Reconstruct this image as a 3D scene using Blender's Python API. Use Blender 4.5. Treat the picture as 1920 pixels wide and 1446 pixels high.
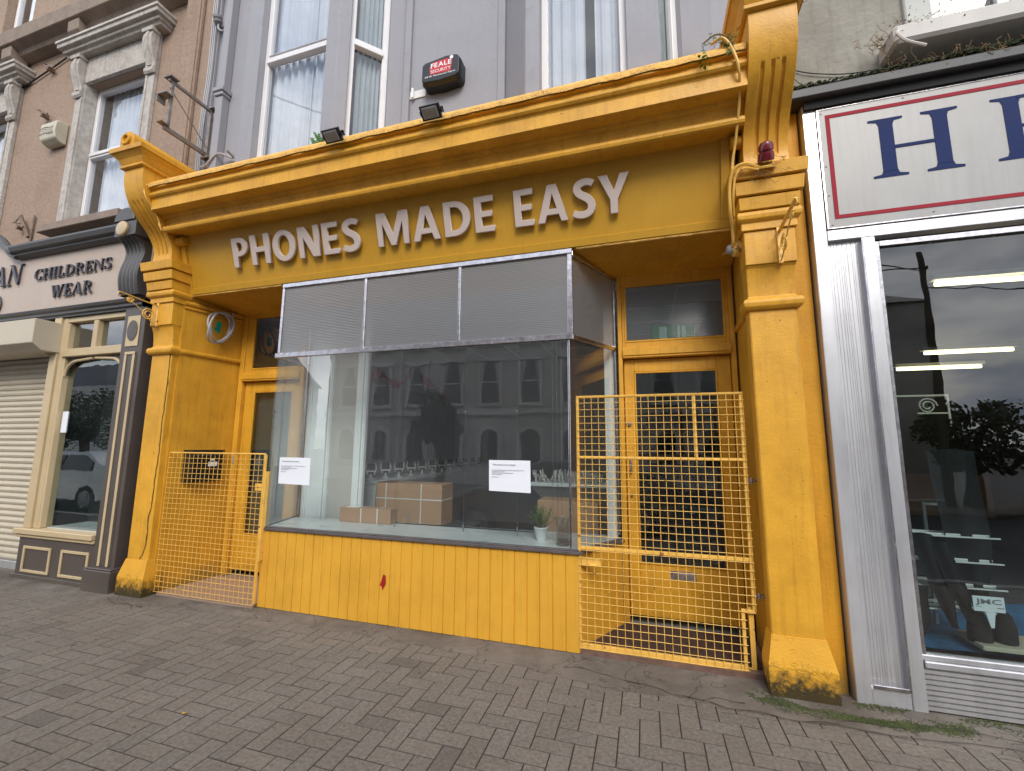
import bpy, bmesh, math, random
from math import sin, cos, pi, radians, atan, atan2, sqrt
from mathutils import Vector, Matrix, noise
random.seed(7)
S = bpy.context.scene
for o in list(bpy.data.objects): bpy.data.objects.remove(o)
C = S.collection
R = random.uniform

# ------------------------------------------------------------------ camera
cam_d = bpy.data.cameras.new('camera'); cam = bpy.data.objects.new('camera', cam_d); C.objects.link(cam)
a, b, c = radians(7.906), radians(16.970), radians(-0.419)
rx = Matrix.Rotation(a, 3, 'X'); rz = Matrix.Rotation(b, 3, 'Z'); ry = Matrix.Rotation(c, 3, 'Y')
RR = rz @ rx @ ry
ex, ey, ez = RR @ Vector((1,0,0)), RR @ Vector((0,1,0)), RR @ Vector((0,0,1))
M3 = Matrix((ex, ez, -ey)).transposed()
cam.matrix_world = Matrix.Translation((0, -3.6, 1.6)) @ M3.to_4x4()
cam_d.sensor_fit = 'HORIZONTAL'; cam_d.sensor_width = 36.0; cam_d.lens = 811.7/1920*36
cam_d.clip_start = 0.02; cam_d.clip_end = 500
S.camera = cam
# ------------------------------------------------------------------ sky, sun, exposure
SUN_EL, SUN_AZ = radians(40), radians(160)      # azimuth measured from +y towards +x
w = bpy.data.worlds.new('World'); S.world = w; w.use_nodes = True
nt = w.node_tree; nt.nodes.clear()
def N(t, ty, **kw):
    n = t.nodes.new(ty)
    for k, v in kw.items(): setattr(n, k, v)
    return n
out = N(nt, 'ShaderNodeOutputWorld'); bg = N(nt, 'ShaderNodeBackground'); bg.inputs['Strength'].default_value = 0.15
sky = N(nt, 'ShaderNodeTexSky', sky_type='NISHITA', sun_disc=False, sun_elevation=SUN_EL, sun_rotation=SUN_AZ, air_density=1.3, dust_density=2.0)
tc = N(nt, 'ShaderNodeTexCoord'); mp = N(nt, 'ShaderNodeMapping'); mp.inputs['Scale'].default_value = (1.0, 1.0, 2.6)
nz = N(nt, 'ShaderNodeTexNoise'); nz.inputs['Scale'].default_value = 2.6; nz.inputs['Detail'].default_value = 7; nz.inputs['Roughness'].default_value = .55
rp = N(nt, 'ShaderNodeValToRGB'); rp.color_ramp.elements[0].position = .36; rp.color_ramp.elements[0].color = (.05,.05,.05,1)
rp.color_ramp.elements[1].position = .55; rp.color_ramp.elements[1].color = (1,1,1,1)
nz2 = N(nt, 'ShaderNodeTexNoise'); nz2.inputs['Scale'].default_value = 4.5; nz2.inputs['Detail'].default_value = 6
rc = N(nt, 'ShaderNodeValToRGB'); rc.color_ramp.elements[0].position = .35; rc.color_ramp.elements[0].color = (2.9,3.4,4.4,1)
rc.color_ramp.elements[1].position = .66; rc.color_ramp.elements[1].color = (8.6,8.7,8.9,1)
mx = N(nt, 'ShaderNodeMix', data_type='RGBA')
L = nt.links.new
L(tc.outputs['Generated'], mp.inputs[0]); L(mp.outputs[0], nz.inputs['Vector']); L(mp.outputs[0], nz2.inputs['Vector'])
L(nz.outputs['Fac'], rp.inputs[0]); L(nz2.outputs['Fac'], rc.inputs[0])
L(rp.outputs['Color'], mx.inputs['Factor']); L(sky.outputs[0], mx.inputs['A']); L(rc.outputs['Color'], mx.inputs['B'])
L(mx.outputs['Result'], bg.inputs['Color']); L(bg.outputs[0], out.inputs[0])
sd = bpy.data.lights.new('sun', 'SUN'); sd.energy = 1.35; sd.angle = radians(24); sd.color = (1, .965, .91)
so = bpy.data.objects.new('sun', sd); C.objects.link(so)
sdir = Vector((sin(SUN_AZ)*cos(SUN_EL), cos(SUN_AZ)*cos(SUN_EL), sin(SUN_EL)))
so.rotation_euler = sdir.to_track_quat('Z', 'Y').to_euler(); so.location = sdir*20
vs = S.view_settings; S.display_settings.display_device = 'sRGB'
vs.view_transform = 'Standard'; vs.look = 'None'; vs.gamma = 1; vs.exposure = 0.80; vs.use_curve_mapping = False

# ------------------------------------------------------------------ materials
def srgb(r, g, b):
    f = lambda v: (v/255/12.92) if v/255 <= .04045 else ((v/255+.055)/1.055)**2.4
    return (f(r), f(g), f(b))
def newmat(name):
    m = bpy.data.materials.new(name); m.use_nodes = True; m.node_tree.nodes.clear(); return m, m.node_tree
def mat(name, col, rough=.6, metal=0, var=.12, vscale=3.0, bump=.15, bscale=80, dist=.002, spec=.5, stain=None, crack=0, aniso=None, coat=0, emit=None, attr=None, trans=0, streak=0, blotch=0, speck=None):
    """painted / plastered / metal surface with uneven colour, fine relief and optional stains
       stain = (colour, z_low, z_high, amount, noise scale)"""
    m, t = newmat(name); l = t.links.new
    o = N(t,'ShaderNodeOutputMaterial'); p = N(t,'ShaderNodeBsdfPrincipled'); l(p.outputs[0], o.inputs[0])
    p.inputs['Roughness'].default_value = rough; p.inputs['Metallic'].default_value = metal
    p.inputs['Specular IOR Level'].default_value = spec; p.inputs['Coat Weight'].default_value = coat
    tc = N(t,'ShaderNodeTexCoord'); vec = tc.outputs['Object']
    if aniso:
        mp = N(t,'ShaderNodeMapping'); mp.inputs['Scale'].default_value = aniso; l(vec, mp.inputs[0]); av = mp.outputs[0]
    else: av = vec
    n1 = N(t,'ShaderNodeTexNoise'); n1.inputs['Scale'].default_value = vscale; n1.inputs['Detail'].default_value = 6; n1.inputs['Roughness'].default_value=.6; l(av, n1.inputs['Vector'])
    r1 = N(t,'ShaderNodeValToRGB'); e = r1.color_ramp.elements
    e[0].position=.3; e[1].position=.72
    e[0].color = (*[max(0,x*(1-var)) for x in col],1); e[1].color = (*[min(1,x*(1+var)) for x in col],1)
    l(n1.outputs['Fac'], r1.inputs[0]); colout = r1.outputs[0]
    if attr:
        at = N(t,'ShaderNodeAttribute'); at.attribute_name = attr
        mm = N(t,'ShaderNodeMix', data_type='RGBA', blend_type='MULTIPLY'); mm.inputs['Factor'].default_value=1
        l(colout, mm.inputs['A']); l(at.outputs['Color'], mm.inputs['B']); colout = mm.outputs['Result']
    def dark(colout, amt, sc, lo, hi, ns=6, seed=0.0):
        mp_ = N(t,'ShaderNodeMapping'); mp_.inputs['Scale'].default_value=sc; mp_.inputs['Location'].default_value=(seed,seed*.7,seed*.3); l(vec, mp_.inputs[0])
        nn_ = N(t,'ShaderNodeTexNoise'); nn_.inputs['Scale'].default_value=1; nn_.inputs['Detail'].default_value=ns; nn_.inputs['Roughness'].default_value=.65; l(mp_.outputs[0], nn_.inputs['Vector'])
        mr_ = N(t,'ShaderNodeMapRange'); mr_.inputs['From Min'].default_value=lo; mr_.inputs['From Max'].default_value=hi; mr_.inputs['To Max'].default_value=1; l(nn_.outputs['Fac'], mr_.inputs['Value'])
        mm_ = N(t,'ShaderNodeMix', data_type='RGBA', blend_type='MULTIPLY'); l(mr_.outputs[0], mm_.inputs['Factor']); l(colout, mm_.inputs['A']); mm_.inputs['B'].default_value=(1-amt,1-amt*1.12,1-amt*1.25,1); return mm_.outputs['Result']
    if streak:
        colout = dark(colout, streak, (26,26,1.6), .50, .74); colout = dark(colout, streak*.8, (2.3,2.3,2.0), .46, .70, seed=5)
    if blotch:
        colout = dark(colout, blotch, (1.3,1.3,1.3), .44, .66); colout = dark(colout, blotch*1.3, (7,7,7), .60, .70, seed=3)
    if speck:
        n5 = N(t,'ShaderNodeTexNoise'); n5.inputs['Scale'].default_value=speck[1]; n5.inputs['Detail'].default_value=3; l(vec, n5.inputs['Vector'])
        m5 = N(t,'ShaderNodeMapRange'); m5.inputs['From Min'].default_value=speck[2]; m5.inputs['From Max'].default_value=speck[2]+.04; m5.inputs['To Max'].default_value=.85; l(n5.outputs['Fac'], m5.inputs['Value'])
        x5 = N(t,'ShaderNodeMix', data_type='RGBA'); l(m5.outputs[0], x5.inputs['Factor']); l(colout, x5.inputs['A']); x5.inputs['B'].default_value=(*speck[0],1); colout = x5.outputs['Result']
    if stain:
        sc, z0, z1, amt, ns = stain
        sx = N(t,'ShaderNodeSeparateXYZ'); l(vec, sx.inputs[0])
        mr = N(t,'ShaderNodeMapRange'); mr.inputs['From Min'].default_value=z0; mr.inputs['From Max'].default_value=z1
        mr.inputs['To Min'].default_value=1; mr.inputs['To Max'].default_value=0; l(sx.outputs['Z'], mr.inputs['Value'])
        n2 = N(t,'ShaderNodeTexNoise'); n2.inputs['Scale'].default_value=ns; n2.inputs['Detail'].default_value=8; n2.inputs['Roughness'].default_value=.7; l(vec, n2.inputs['Vector'])
        ad = N(t,'ShaderNodeMath', operation='ADD'); l(mr.outputs[0], ad.inputs[0]); l(n2.outputs['Fac'], ad.inputs[1])
        m2 = N(t,'ShaderNodeMapRange'); m2.inputs['From Min'].default_value=1.0; m2.inputs['From Max'].default_value=1.30; m2.inputs['To Max'].default_value=amt
        l(ad.outputs[0], m2.inputs['Value'])
        mm = N(t,'ShaderNodeMix', data_type='RGBA'); l(m2.outputs[0], mm.inputs['Factor']); l(colout, mm.inputs['A']); mm.inputs['B'].default_value=(*sc,1)
        colout = mm.outputs['Result']
    l(colout, p.inputs['Base Color'])
    n3 = N(t,'ShaderNodeTexNoise'); n3.inputs['Scale'].default_value=bscale; n3.inputs['Detail'].default_value=4; l(av, n3.inputs['Vector'])
    hb = n3.outputs['Fac']
    n4 = N(t,'ShaderNodeTexNoise'); n4.inputs['Scale'].default_value=bscale*.14; n4.inputs['Detail'].default_value=3; l(av, n4.inputs['Vector'])
    ad = N(t,'ShaderNodeMath', operation='MULTIPLY_ADD'); ad.inputs[1].default_value=2.0; l(n4.outputs['Fac'], ad.inputs[0]); l(hb, ad.inputs[2]); hb = ad.outputs[0]
    if crack:
        vo = N(t,'ShaderNodeTexVoronoi', feature='DISTANCE_TO_EDGE'); vo.inputs['Scale'].default_value=crack
        nw = N(t,'ShaderNodeMix', data_type='RGBA'); nw.inputs['Factor'].default_value=.35; l(vec, nw.inputs['A']); l(n4.outputs['Color'], nw.inputs['B']); l(nw.outputs['Result'], vo.inputs['Vector'])
        mr = N(t,'ShaderNodeMapRange'); mr.inputs['From Max'].default_value=.012; mr.inputs['To Min'].default_value=-1.5; mr.inputs['To Max'].default_value=0; l(vo.outputs['Distance'], mr.inputs['Value'])
        a2 = N(t,'ShaderNodeMath', operation='ADD'); l(hb, a2.inputs[0]); l(mr.outputs[0], a2.inputs[1]); hb = a2.outputs[0]
    bp = N(t,'ShaderNodeBump'); bp.inputs['Strength'].default_value=bump; bp.inputs['Distance'].default_value=dist; l(hb, bp.inputs['Height']); l(bp.outputs[0], p.inputs['Normal'])
    if emit: p.inputs['Emission Color'].default_value=(*emit[0],1); p.inputs['Emission Strength'].default_value=emit[1]
    if trans: p.inputs['Subsurface Weight'].default_value=0
    # roughness variation
    mr = N(t,'ShaderNodeMapRange'); mr.inputs['To Min'].default_value=max(.02,rough-.1); mr.inputs['To Max'].default_value=min(1,rough+.1); l(n1.outputs['Fac'], mr.inputs['Value']); l(mr.outputs[0], p.inputs['Roughness'])
    return m
def glass(name, tint=(.93,.96,.95), boost=1.6, rough=.0, diffuse=None):
    """clear pane: see-through plus a Fresnel reflection on its outward faces"""
    m, t = newmat(name); l = t.links.new
    o = N(t,'ShaderNodeOutputMaterial'); tr = N(t,'ShaderNodeBsdfTransparent'); tr.inputs[0].default_value=(*tint,1)
    gl = N(t,'ShaderNodeBsdfGlossy'); gl.inputs['Roughness'].default_value=rough; gl.inputs['Color'].default_value=(1,1,1,1)
    fr = N(t,'ShaderNodeFresnel'); fr.inputs['IOR'].default_value=1.5
    ge = N(t,'ShaderNodeNewGeometry'); iv = N(t,'ShaderNodeMath', operation='SUBTRACT'); iv.inputs[0].default_value=1; l(ge.outputs['Backfacing'], iv.inputs[1])
    mu = N(t,'ShaderNodeMath', operation='MULTIPLY'); mu.inputs[1].default_value=boost; l(fr.outputs[0], mu.inputs[0])
    m2 = N(t,'ShaderNodeMath', operation='MULTIPLY'); m2.use_clamp=True; l(mu.outputs[0], m2.inputs[0]); l(iv.outputs[0], m2.inputs[1])
    mx = N(t,'ShaderNodeMixShader'); l(m2.outputs[0], mx.inputs[0])
    base = tr.outputs[0]
    if diffuse:
        df = N(t,'ShaderNodeBsdfDiffuse'); df.inputs[0].default_value=(*diffuse[0],1)
        tl = N(t,'ShaderNodeBsdfTranslucent'); tl.inputs[0].default_value=(*diffuse[0],1)
        md = N(t,'ShaderNodeMixShader'); md.inputs[0].default_value=.4; l(df.outputs[0], md.inputs[1]); l(tl.outputs[0], md.inputs[2])
        mm = N(t,'ShaderNodeMixShader'); mm.inputs[0].default_value=diffuse[1]; l(tr.outputs[0], mm.inputs[1]); l(md.outputs[0], mm.inputs[2]); base = mm.outputs[0]
    l(base, mx.inputs[1]); l(gl.outputs[0], mx.inputs[2]); l(mx.outputs[0], o.inputs[0])
    # slight waviness of old panes
    tc = N(t,'ShaderNodeTexCoord'); nn = N(t,'ShaderNodeTexNoise'); nn.inputs['Scale'].default_value=2.2; l(tc.outputs['Object'], nn.inputs['Vector'])
    bp = N(t,'ShaderNodeBump'); bp.inputs['Strength'].default_value=.06; bp.inputs['Distance'].default_value=.02; l(nn.outputs['Fac'], bp.inputs['Height']); l(bp.outputs[0], gl.inputs['Normal'])
    return m
YEL = (.68,.34,.027)
MOULD = (.02,.022,.012)
M = dict(
 yellow = mat('yellow_paint', YEL,   .48, var=.12, vscale=3.4, bump=.45, bscale=70, dist=.0035, spec=.4, stain=((.30,.17,.03),-.1,.5,.5,9), streak=.20, speck=((.16,.08,.02),34,.715)),
 yellow_base = mat('yellow_paint_mouldy', YEL, .55, var=.10, vscale=4, bump=.5, bscale=60, dist=.005, spec=.35, stain=(MOULD,-.02,.40,.95,17), crack=3),
 yellow_wall = mat('yellow_masonry_paint', (.62,.305,.022), .6, var=.10, vscale=1.6, bump=.45, bscale=45, dist=.006, spec=.3, stain=((.20,.13,.04),-.1,.55,.8,5), streak=.22, speck=((.12,.07,.02),24,.74)),
 yellow_sign = mat('yellow_sign_paint', (.56,.30,.026), .42, streak=.07, var=.03, vscale=1.2, bump=.05, bscale=30, dist=.001, spec=.4),
 yellow_board = mat('yellow_board_paint', (.70,.36,.036), .5, var=.06, vscale=2.5, bump=.25, bscale=90, dist=.002, spec=.4, stain=((.30,.18,.06),-.15,.14,.7,14), streak=.13, speck=((.20,.10,.03),40,.715)),
 yellow_metal = mat('yellow_gate_paint', (.78,.46,.09), .45, var=.10, vscale=9, bump=.3, bscale=120, dist=.001, stain=((.28,.15,.04),-.12,.1,.7,30), speck=((.22,.08,.02),16,.66)),
 flash = mat('peeling_orange_flashing', (.72,.40,.08), .6, var=.16, vscale=9, bump=.8, bscale=70, dist=.01, crack=6),
 red = mat('old_red_paint', (.32,.01,.008), .5, bump=.1),
 black = mat('black_plastic', (.012,.012,.013), .35, bump=.05),
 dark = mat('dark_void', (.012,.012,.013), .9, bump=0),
 crack = mat('crack_shadow', (.05,.03,.008), .95, bump=.3),
 steel = mat('worn_chrome_steel', (.60,.575,.60), .24, metal=1, var=.25, vscale=22, bump=.12, bscale=160, dist=.001, stain=((.30,.22,.16),-20,20,.0,8)),
 sillm = mat('grey_brown_sill', (.10,.085,.085), .5, var=.2, vscale=12, bump=.2),
 alu = mat('anodised_aluminium', (.62,.62,.64), .34, streak=.14, metal=.62, var=.14, vscale=2.6, bump=.06, bscale=120, dist=.0006, aniso=(1,1,.25)),
 alu_dull = mat('weathered_aluminium', (.50,.49,.49), .42, metal=.6, var=.14, vscale=2.5, bump=.10, bscale=90, dist=.001, aniso=(3,3,.15)),
 white = mat('white_gloss_paint', (.80,.82,.83), .4, var=.05, bump=.08),
 upvc = mat('white_upvc', (.72,.70,.70), .35, var=.04, bump=.04),
 board = mat('white_window_board', (.66,.70,.71), .3, var=.06, vscale=6, bump=.06),
 beigepan = mat('beige_panel', (.50,.47,.44), .5, var=.05, bump=.05),
 roomwall = mat('dim_grey_wall', (.66,.66,.69), .8, var=.06, bump=.1),
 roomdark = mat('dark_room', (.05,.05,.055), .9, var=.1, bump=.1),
 slat = mat('grey_slat_panel', (.42,.43,.47), .5, var=.06, bump=.05),
 grey = mat('lilac_grey_render', (.315,.312,.340), .75, blotch=.08, streak=.045, speck=((.20,.19,.2),30,.72), var=.07, vscale=1.3, bump=.4, bscale=70, dist=.004, stain=((.26,.24,.27),4.2,5.6,.35,4)),
 letter = mat('pinkish_grey_letters', (.56,.46,.41), .5, var=.04, bump=.08),
 beige = mat('pebbled_beige_render', (.325,.232,.172), .9, streak=.16, var=.14, vscale=30, bump=.9, bscale=130, dist=.006),
 stone = mat('dirty_moulded_stone', (.46,.42,.38), .85, streak=.25, var=.2, vscale=16, bump=.7, bscale=60, dist=.008),
 stonebrown = mat('brown_stone_sill', (.25,.19,.15), .85, var=.2, vscale=7, bump=.5, bscale=60, dist=.006),
 brown = mat('brown_gloss_paint', (.085,.067,.058), .42, var=.1, bump=.15, bscale=50, stain=((.12,.10,.07),-.1,.3,.5,12)),
 dkgrey = mat('dark_grey_moulding_paint', (.065,.06,.06), .4, var=.1, bump=.1),
 cream = mat('cream_gloss_paint', (.52,.40,.235), .42, var=.06, bump=.12, stain=((.3,.26,.12),-.2,.5,.5,14)),
 creamlt = mat('cream_shutter_paint', (.50,.435,.33), .45, var=.05, bump=.08, stain=((.3,.27,.2),-.2,.8,.4,6)),
 fascia = mat('pink_beige_fascia', (.45,.355,.29), .45, streak=.06, var=.03, bump=.06),
 serif = mat('dark_serif_letters', (.045,.038,.048), .4, bump=.05),
 navy = mat('navy_letter_paint', (.010,.022,.095), .7, spec=.2, var=.08, bump=.03),
 redline = mat('red_line_paint', (.30,.022,.035), .7, spec=.2, var=.08, bump=.03),
 signwhite = mat('off_white_sign_sheet', (.35,.343,.33), .4, streak=.10, var=.07, vscale=1.4, bump=.04, aniso=(2.5,1,.5)),
 plaster = mat('aged_plaster', (.29,.275,.235), .9, streak=.2, var=.22, vscale=1.6, bump=.7, bscale=18, dist=.012, crack=1.7),
 gutter = mat('black_gutter', (.035,.035,.036), .5, var=.3, bump=.4, bscale=30),
 moss = mat('moss', (.035,.045,.012), .95, var=.5, vscale=20, bump=1, bscale=60, dist=.02),
 mossg = mat('green_moss', (.06,.075,.02), .95, var=.4, vscale=14, bump=1, bscale=90, dist=.01),
 dry = mat('dry_weed_stems', (.24,.15,.08), .9, var=.4, vscale=10),
 leaf = mat('green_leaves', (.06,.16,.02), .5, var=.4, vscale=30),
 leafd = mat('dark_tree_leaves', (.028,.045,.018), .6, var=.4, vscale=3),
 bark = mat('bark', (.08,.06,.045), .9, var=.3, bump=.8),
 card = mat('brown_cardboard', (.42,.255,.155), .8, var=.07, vscale=5, bump=.15),
 strap = mat('white_strap', (.68,.68,.66), .5),
 paper = mat('white_paper', (.78,.80,.85), .6, var=.02, bump=.1, bscale=8, dist=.004),
 ink = mat('grey_ink', (.20,.20,.22), .7, var=0, bump=0),
 pink = mat('magenta_plastic', (.42,.02,.10), .35, bump=0),
 phone = mat('grey_plastic_stand', (.75,.75,.76), .4, bump=0),
 turq = mat('green_tape', (0.0,.19,.13), .4, bump=0),
 cablegrey = mat('grey_cable', (.36,.35,.36), .5, bump=.05),
 glassw = glass('window_glass', boost=3.0, diffuse=((.62,.64,.68),.028)),
 glassplain = glass('plain_glass', tint=(.75,.78,.80), boost=1.0),
 glassup = glass('upper_window_glass', tint=(.93,.945,.965), boost=1.7),
 glassdark = glass('shop_window_glass', tint=(.80,.86,.85), boost=2.3),
 ribbed = glass('ribbed_glass', tint=(.92,.92,.92), boost=2.4, rough=.30, diffuse=((.40,.40,.40),.30)),
 ribbed_clear = glass('clear_ribbed_glass', tint=(.88,.89,.90), boost=1.1, rough=.12, diffuse=((.34,.34,.36),.12)),
 curtain = mat('white_net_curtain', (.56,.575,.60), .8, var=.06, vscale=9, bump=.1),
 curtaing = mat('grey_green_curtain', (.33,.37,.37), .8, var=.08, vscale=9, bump=.1),
 lamp_red = mat('dark_red_lens', (.16,.012,.018), .25, bump=.05, spec=.6),
 lens = mat('floodlight_lens', (.30,.27,.22), .15, bump=.03),
 tile = mat('speckled_beige_terrazzo', (.36,.25,.18), .6, var=.3, vscale=60, bump=.1),
 mat_red = mat('dark_brown_door_mat', (.050,.026,.020), .95, var=.4, vscale=25, bump=.8, bscale=150, dist=.004),
 terr = mat('red_brown_step', (.16,.09,.065), .85, var=.35, vscale=10, bump=.6, bscale=60, dist=.005),
 concrete = mat('worn_concrete', (.148,.126,.104), .9, blotch=.3, var=.28, vscale=3.2, bump=.9, bscale=55, dist=.006, crack=1.6),
 paver = mat('concrete_block_paver', (.158,.135,.111), .88, var=.34, vscale=48, bump=.7, bscale=190, dist=.003, attr='tone', blotch=.15, speck=((.06,.05,.045),9,.70)),
 joint = mat('paving_joint_sand', (.030,.022,.017), .95, var=.3, vscale=30, bump=.5),
 asphalt = mat('asphalt', (.05,.05,.052), .9, var=.2, vscale=30, bump=.6),
 kerb = mat('stone_kerb', (.28,.27,.26), .85, var=.15, bump=.4),
 opp = mat('opposite_stone', (.46,.43,.39), .85, var=.2, vscale=1, bump=.3),
 oppd = mat('opposite_pale_trim', (.60,.57,.53), .85, var=.1),
 oppw = mat('opposite_white_render', (.50,.50,.47), .85, var=.1),
 slate = mat('roof_slate', (.07,.07,.08), .7, var=.2),
 carpaint = mat('dark_grey_car_paint', (.20,.21,.23), .25, metal=.5, coat=1, bump=0, var=0),
 carsilver = mat('silver_car_paint', (.35,.36,.38), .28, metal=.6, coat=1, bump=0, var=0),
 rubber = mat('tyre_rubber', (.02,.02,.02), .8, bump=.1),
 rimm = mat('alloy_rim', (.5,.5,.52), .3, metal=1, bump=0),
 tubelit = mat('lit_tube', (.9,.8,.6), .4, bump=0, var=0, emit=((1,.82,.48),3.2)),
 exitg = mat('green_exit_sign', (.0,.17,.08), .4, bump=0, var=.05, emit=((0,.4,.12),.10)),
 exitw = mat('exit_sign_white', (.55,.72,.65), .4, bump=0, var=.05, emit=((.6,1,.8),.10)),
 cloth_dark = mat('dark_cloth', (.007,.007,.008), .85, var=.3, vscale=8, bump=.3),
 cloth_blue = mat('blue_cloth', (.025,.11,.24), .7, var=.4, vscale=9, bump=.5, bscale=20, dist=.01),
 navyc = mat('navy_cloth', (.012,.024,.05), .85, var=.3, bump=.2),
 wood = mat('warm_wood_panel', (.26,.13,.06), .5, var=.15, bump=.1),
 turqp = mat('turquoise_plastic', (0,.16,.21), .4, bump=0),
 rust = mat('rusty_galvanised_steel', (.26,.23,.21), .6, metal=.5, var=.35, vscale=14, bump=.3, stain=((.20,.09,.03),4,7,.5,9)),
 alarmc = mat('alarm_off_white', (.52,.47,.36), .5, bump=.1, var=.15),
 alarmr = mat('alarm_red_print', (.5,.015,.025), .4, bump=0, var=.1),
 wtext = mat('white_print', (.8,.8,.8), .4, bump=0, var=0),
 clearp = glass('clear_plastic', tint=(.86,.84,.82), boost=2.2, diffuse=((.5,.45,.42),.10)),
 amber = mat('amber_dregs', (.20,.09,.05), .5),
 potw = mat('white_ceramic', (.66,.70,.73), .35, bump=0),
)

# ------------------------------------------------------------------ mesh helpers
class MB:
    def __init__(s): s.v=[]; s.f=[]; s.smooth=False
    def add(s, vs, fs):
        k=len(s.v); s.v += [tuple(x) for x in vs]; s.f += [tuple(i+k for i in f) for f in fs]; return s
    def box(s, x0,x1,y0,y1,z0,z1):
        return s.add([(x0,y0,z0),(x1,y0,z0),(x1,y1,z0),(x0,y1,z0),(x0,y0,z1),(x1,y0,z1),(x1,y1,z1),(x0,y1,z1)],
                     [(0,3,2,1),(4,5,6,7),(0,1,5,4),(1,2,6,5),(2,3,7,6),(3,0,4,7)])
    def obox(s, p, q, w, h, up=(0,0,1)):
        """bar from p to q, w across, h along up"""
        p=Vector(p); q=Vector(q); d=(q-p).normalized(); u=Vector(up); sd=d.cross(u)
        if sd.length<1e-4: sd=d.cross(Vector((0,1,0)))
        sd.normalize(); u=sd.cross(d).normalized()
        vs=[]
        for e in (p,q):
            for a_,b_ in ((-1,-1),(1,-1),(1,1),(-1,1)): vs.append(e+sd*a_*w/2+u*b_*h/2)
        return s.add(vs,[(0,1,2,3),(7,6,5,4),(0,4,5,1),(1,5,6,2),(2,6,7,3),(3,7,4,0)])
    def prism(s, prof, axis, a0, a1, cap=True):
        n=len(prof); mk={'x':lambda p,t:(t,p[0],p[1]),'y':lambda p,t:(p[0],t,p[1]),'z':lambda p,t:(p[0],p[1],t)}[axis]
        vs=[mk(p,a0) for p in prof]+[mk(p,a1) for p in prof]
        fs=[(i,(i+1)%n,(i+1)%n+n,i+n) for i in range(n)]
        if cap: fs+=[tuple(range(n-1,-1,-1)),tuple(range(n,2*n))]
        return s.add(vs,fs)
    def loft(s, x0,x1,yf,yb, rings):
        """rectangular rings (z, gx, gy) growing sideways and forwards"""
        vs=[]
        for z,gx,gy in rings: vs += [(x0-gx,yf-gy,z),(x1+gx,yf-gy,z),(x1+gx,yb,z),(x0-gx,yb,z)]
        fs=[]
        for i in range(len(rings)-1):
            for j in range(4): k=(j+1)%4; fs.append((4*i+j,4*i+k,4*i+4+k,4*i+4+j))
        m=4*(len(rings)-1); fs += [(3,2,1,0),(m,m+1,m+2,m+3)]
        return s.add(vs,fs)
    def tube(s, path, r, n=8, cap=True):
        P=[Vector(p) for p in path]; rr = r if hasattr(r,'__len__') else [r]*len(P)
        vs=[]; prev=None
        for i,p in enumerate(P):
            d=(P[min(i+1,len(P)-1)]-P[max(i-1,0)]).normalized()
            if prev is None:
                u=d.cross(Vector((0,0,1)))
                if u.length<.05: u=d.cross(Vector((1,0,0)))
            else: u=prev-d*prev.dot(d)
            u.normalize(); v=d.cross(u); prev=u
            vs += [p+(u*cos(2*pi*k/n)+v*sin(2*pi*k/n))*rr[i] for k in range(n)]
        fs=[]
        for i in range(len(P)-1):
            for k in range(n): j=(k+1)%n; fs.append((i*n+k,i*n+j,i*n+n+j,i*n+n+k))
        if cap: fs += [tuple(range(n-1,-1,-1)), tuple(range((len(P)-1)*n,len(P)*n))]
        s.smooth=True
        return s.add(vs,fs)
    def lathe(s, prof, origin=(0,0,0), axis=(0,0,1), n=16):
        ax=Vector(axis).normalized(); u=ax.cross(Vector((0,1,0)))
        if u.length<.1: u=ax.cross(Vector((1,0,0)))
        u.normalize(); v=ax.cross(u); O=Vector(origin); vs=[]
        for r,z in prof: vs += [O+ax*z+(u*cos(2*pi*k/n)+v*sin(2*pi*k/n))*max(r,1e-4) for k in range(n)]
        fs=[]
        for i in range(len(prof)-1):
            for k in range(n): j=(k+1)%n; fs.append((i*n+k,i*n+j,i*n+n+j,i*n+n+k))
        fs += [tuple(range(n-1,-1,-1)), tuple(range((len(prof)-1)*n,len(prof)*n))]
        s.smooth=True
        return s.add(vs,fs)
    def build(s, name, m, parent=None, bevel=0, loc=None, label=None, cat=None, group=None, kind=None, seg=1, fix=True):
        me=bpy.data.meshes.new(name); bm=bmesh.new()
        vv=[bm.verts.new(p) for p in s.v]
        for f in s.f:
            try: bm.faces.new([vv[i] for i in f])
            except ValueError: pass
        if fix: bmesh.ops.recalc_face_normals(bm, faces=bm.faces)
        if bevel:
            es=[e for e in bm.edges if len(e.link_faces)==2 and e.calc_face_angle(0)>.5]
            bmesh.ops.bevel(bm, geom=es, offset=bevel, segments=seg, profile=.6, affect='EDGES', clamp_overlap=True)
        for f in bm.faces: f.smooth=True
        for e in bm.edges: e.smooth = len(e.link_faces)==2 and e.calc_face_angle(0)<(.62 if s.smooth else .22)
        bm.to_mesh(me); bm.free()
        me.materials.append(M[m] if isinstance(m,str) else m)
        o=bpy.data.objects.new(name, me); C.objects.link(o)
        if parent:
            o.parent=parent
            if parent.type=='EMPTY' and not parent.get('local'): o.matrix_parent_inverse=Matrix.Translation(-Vector(parent.location))
        if loc: o.location=loc
        for k,v_ in (('label',label),('category',cat),('group',group),('kind',kind)):
            if v_: o[k]=v_
        return o
def thing(name, label, cat, loc=(0,0,0), group=None, local=False):
    o=bpy.data.objects.new(name,None); C.objects.link(o); o.location=loc; o.empty_display_size=.2
    o['label']=label; o['category']=cat
    if group: o['group']=group
    if local: o['local']=1
    return o
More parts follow.
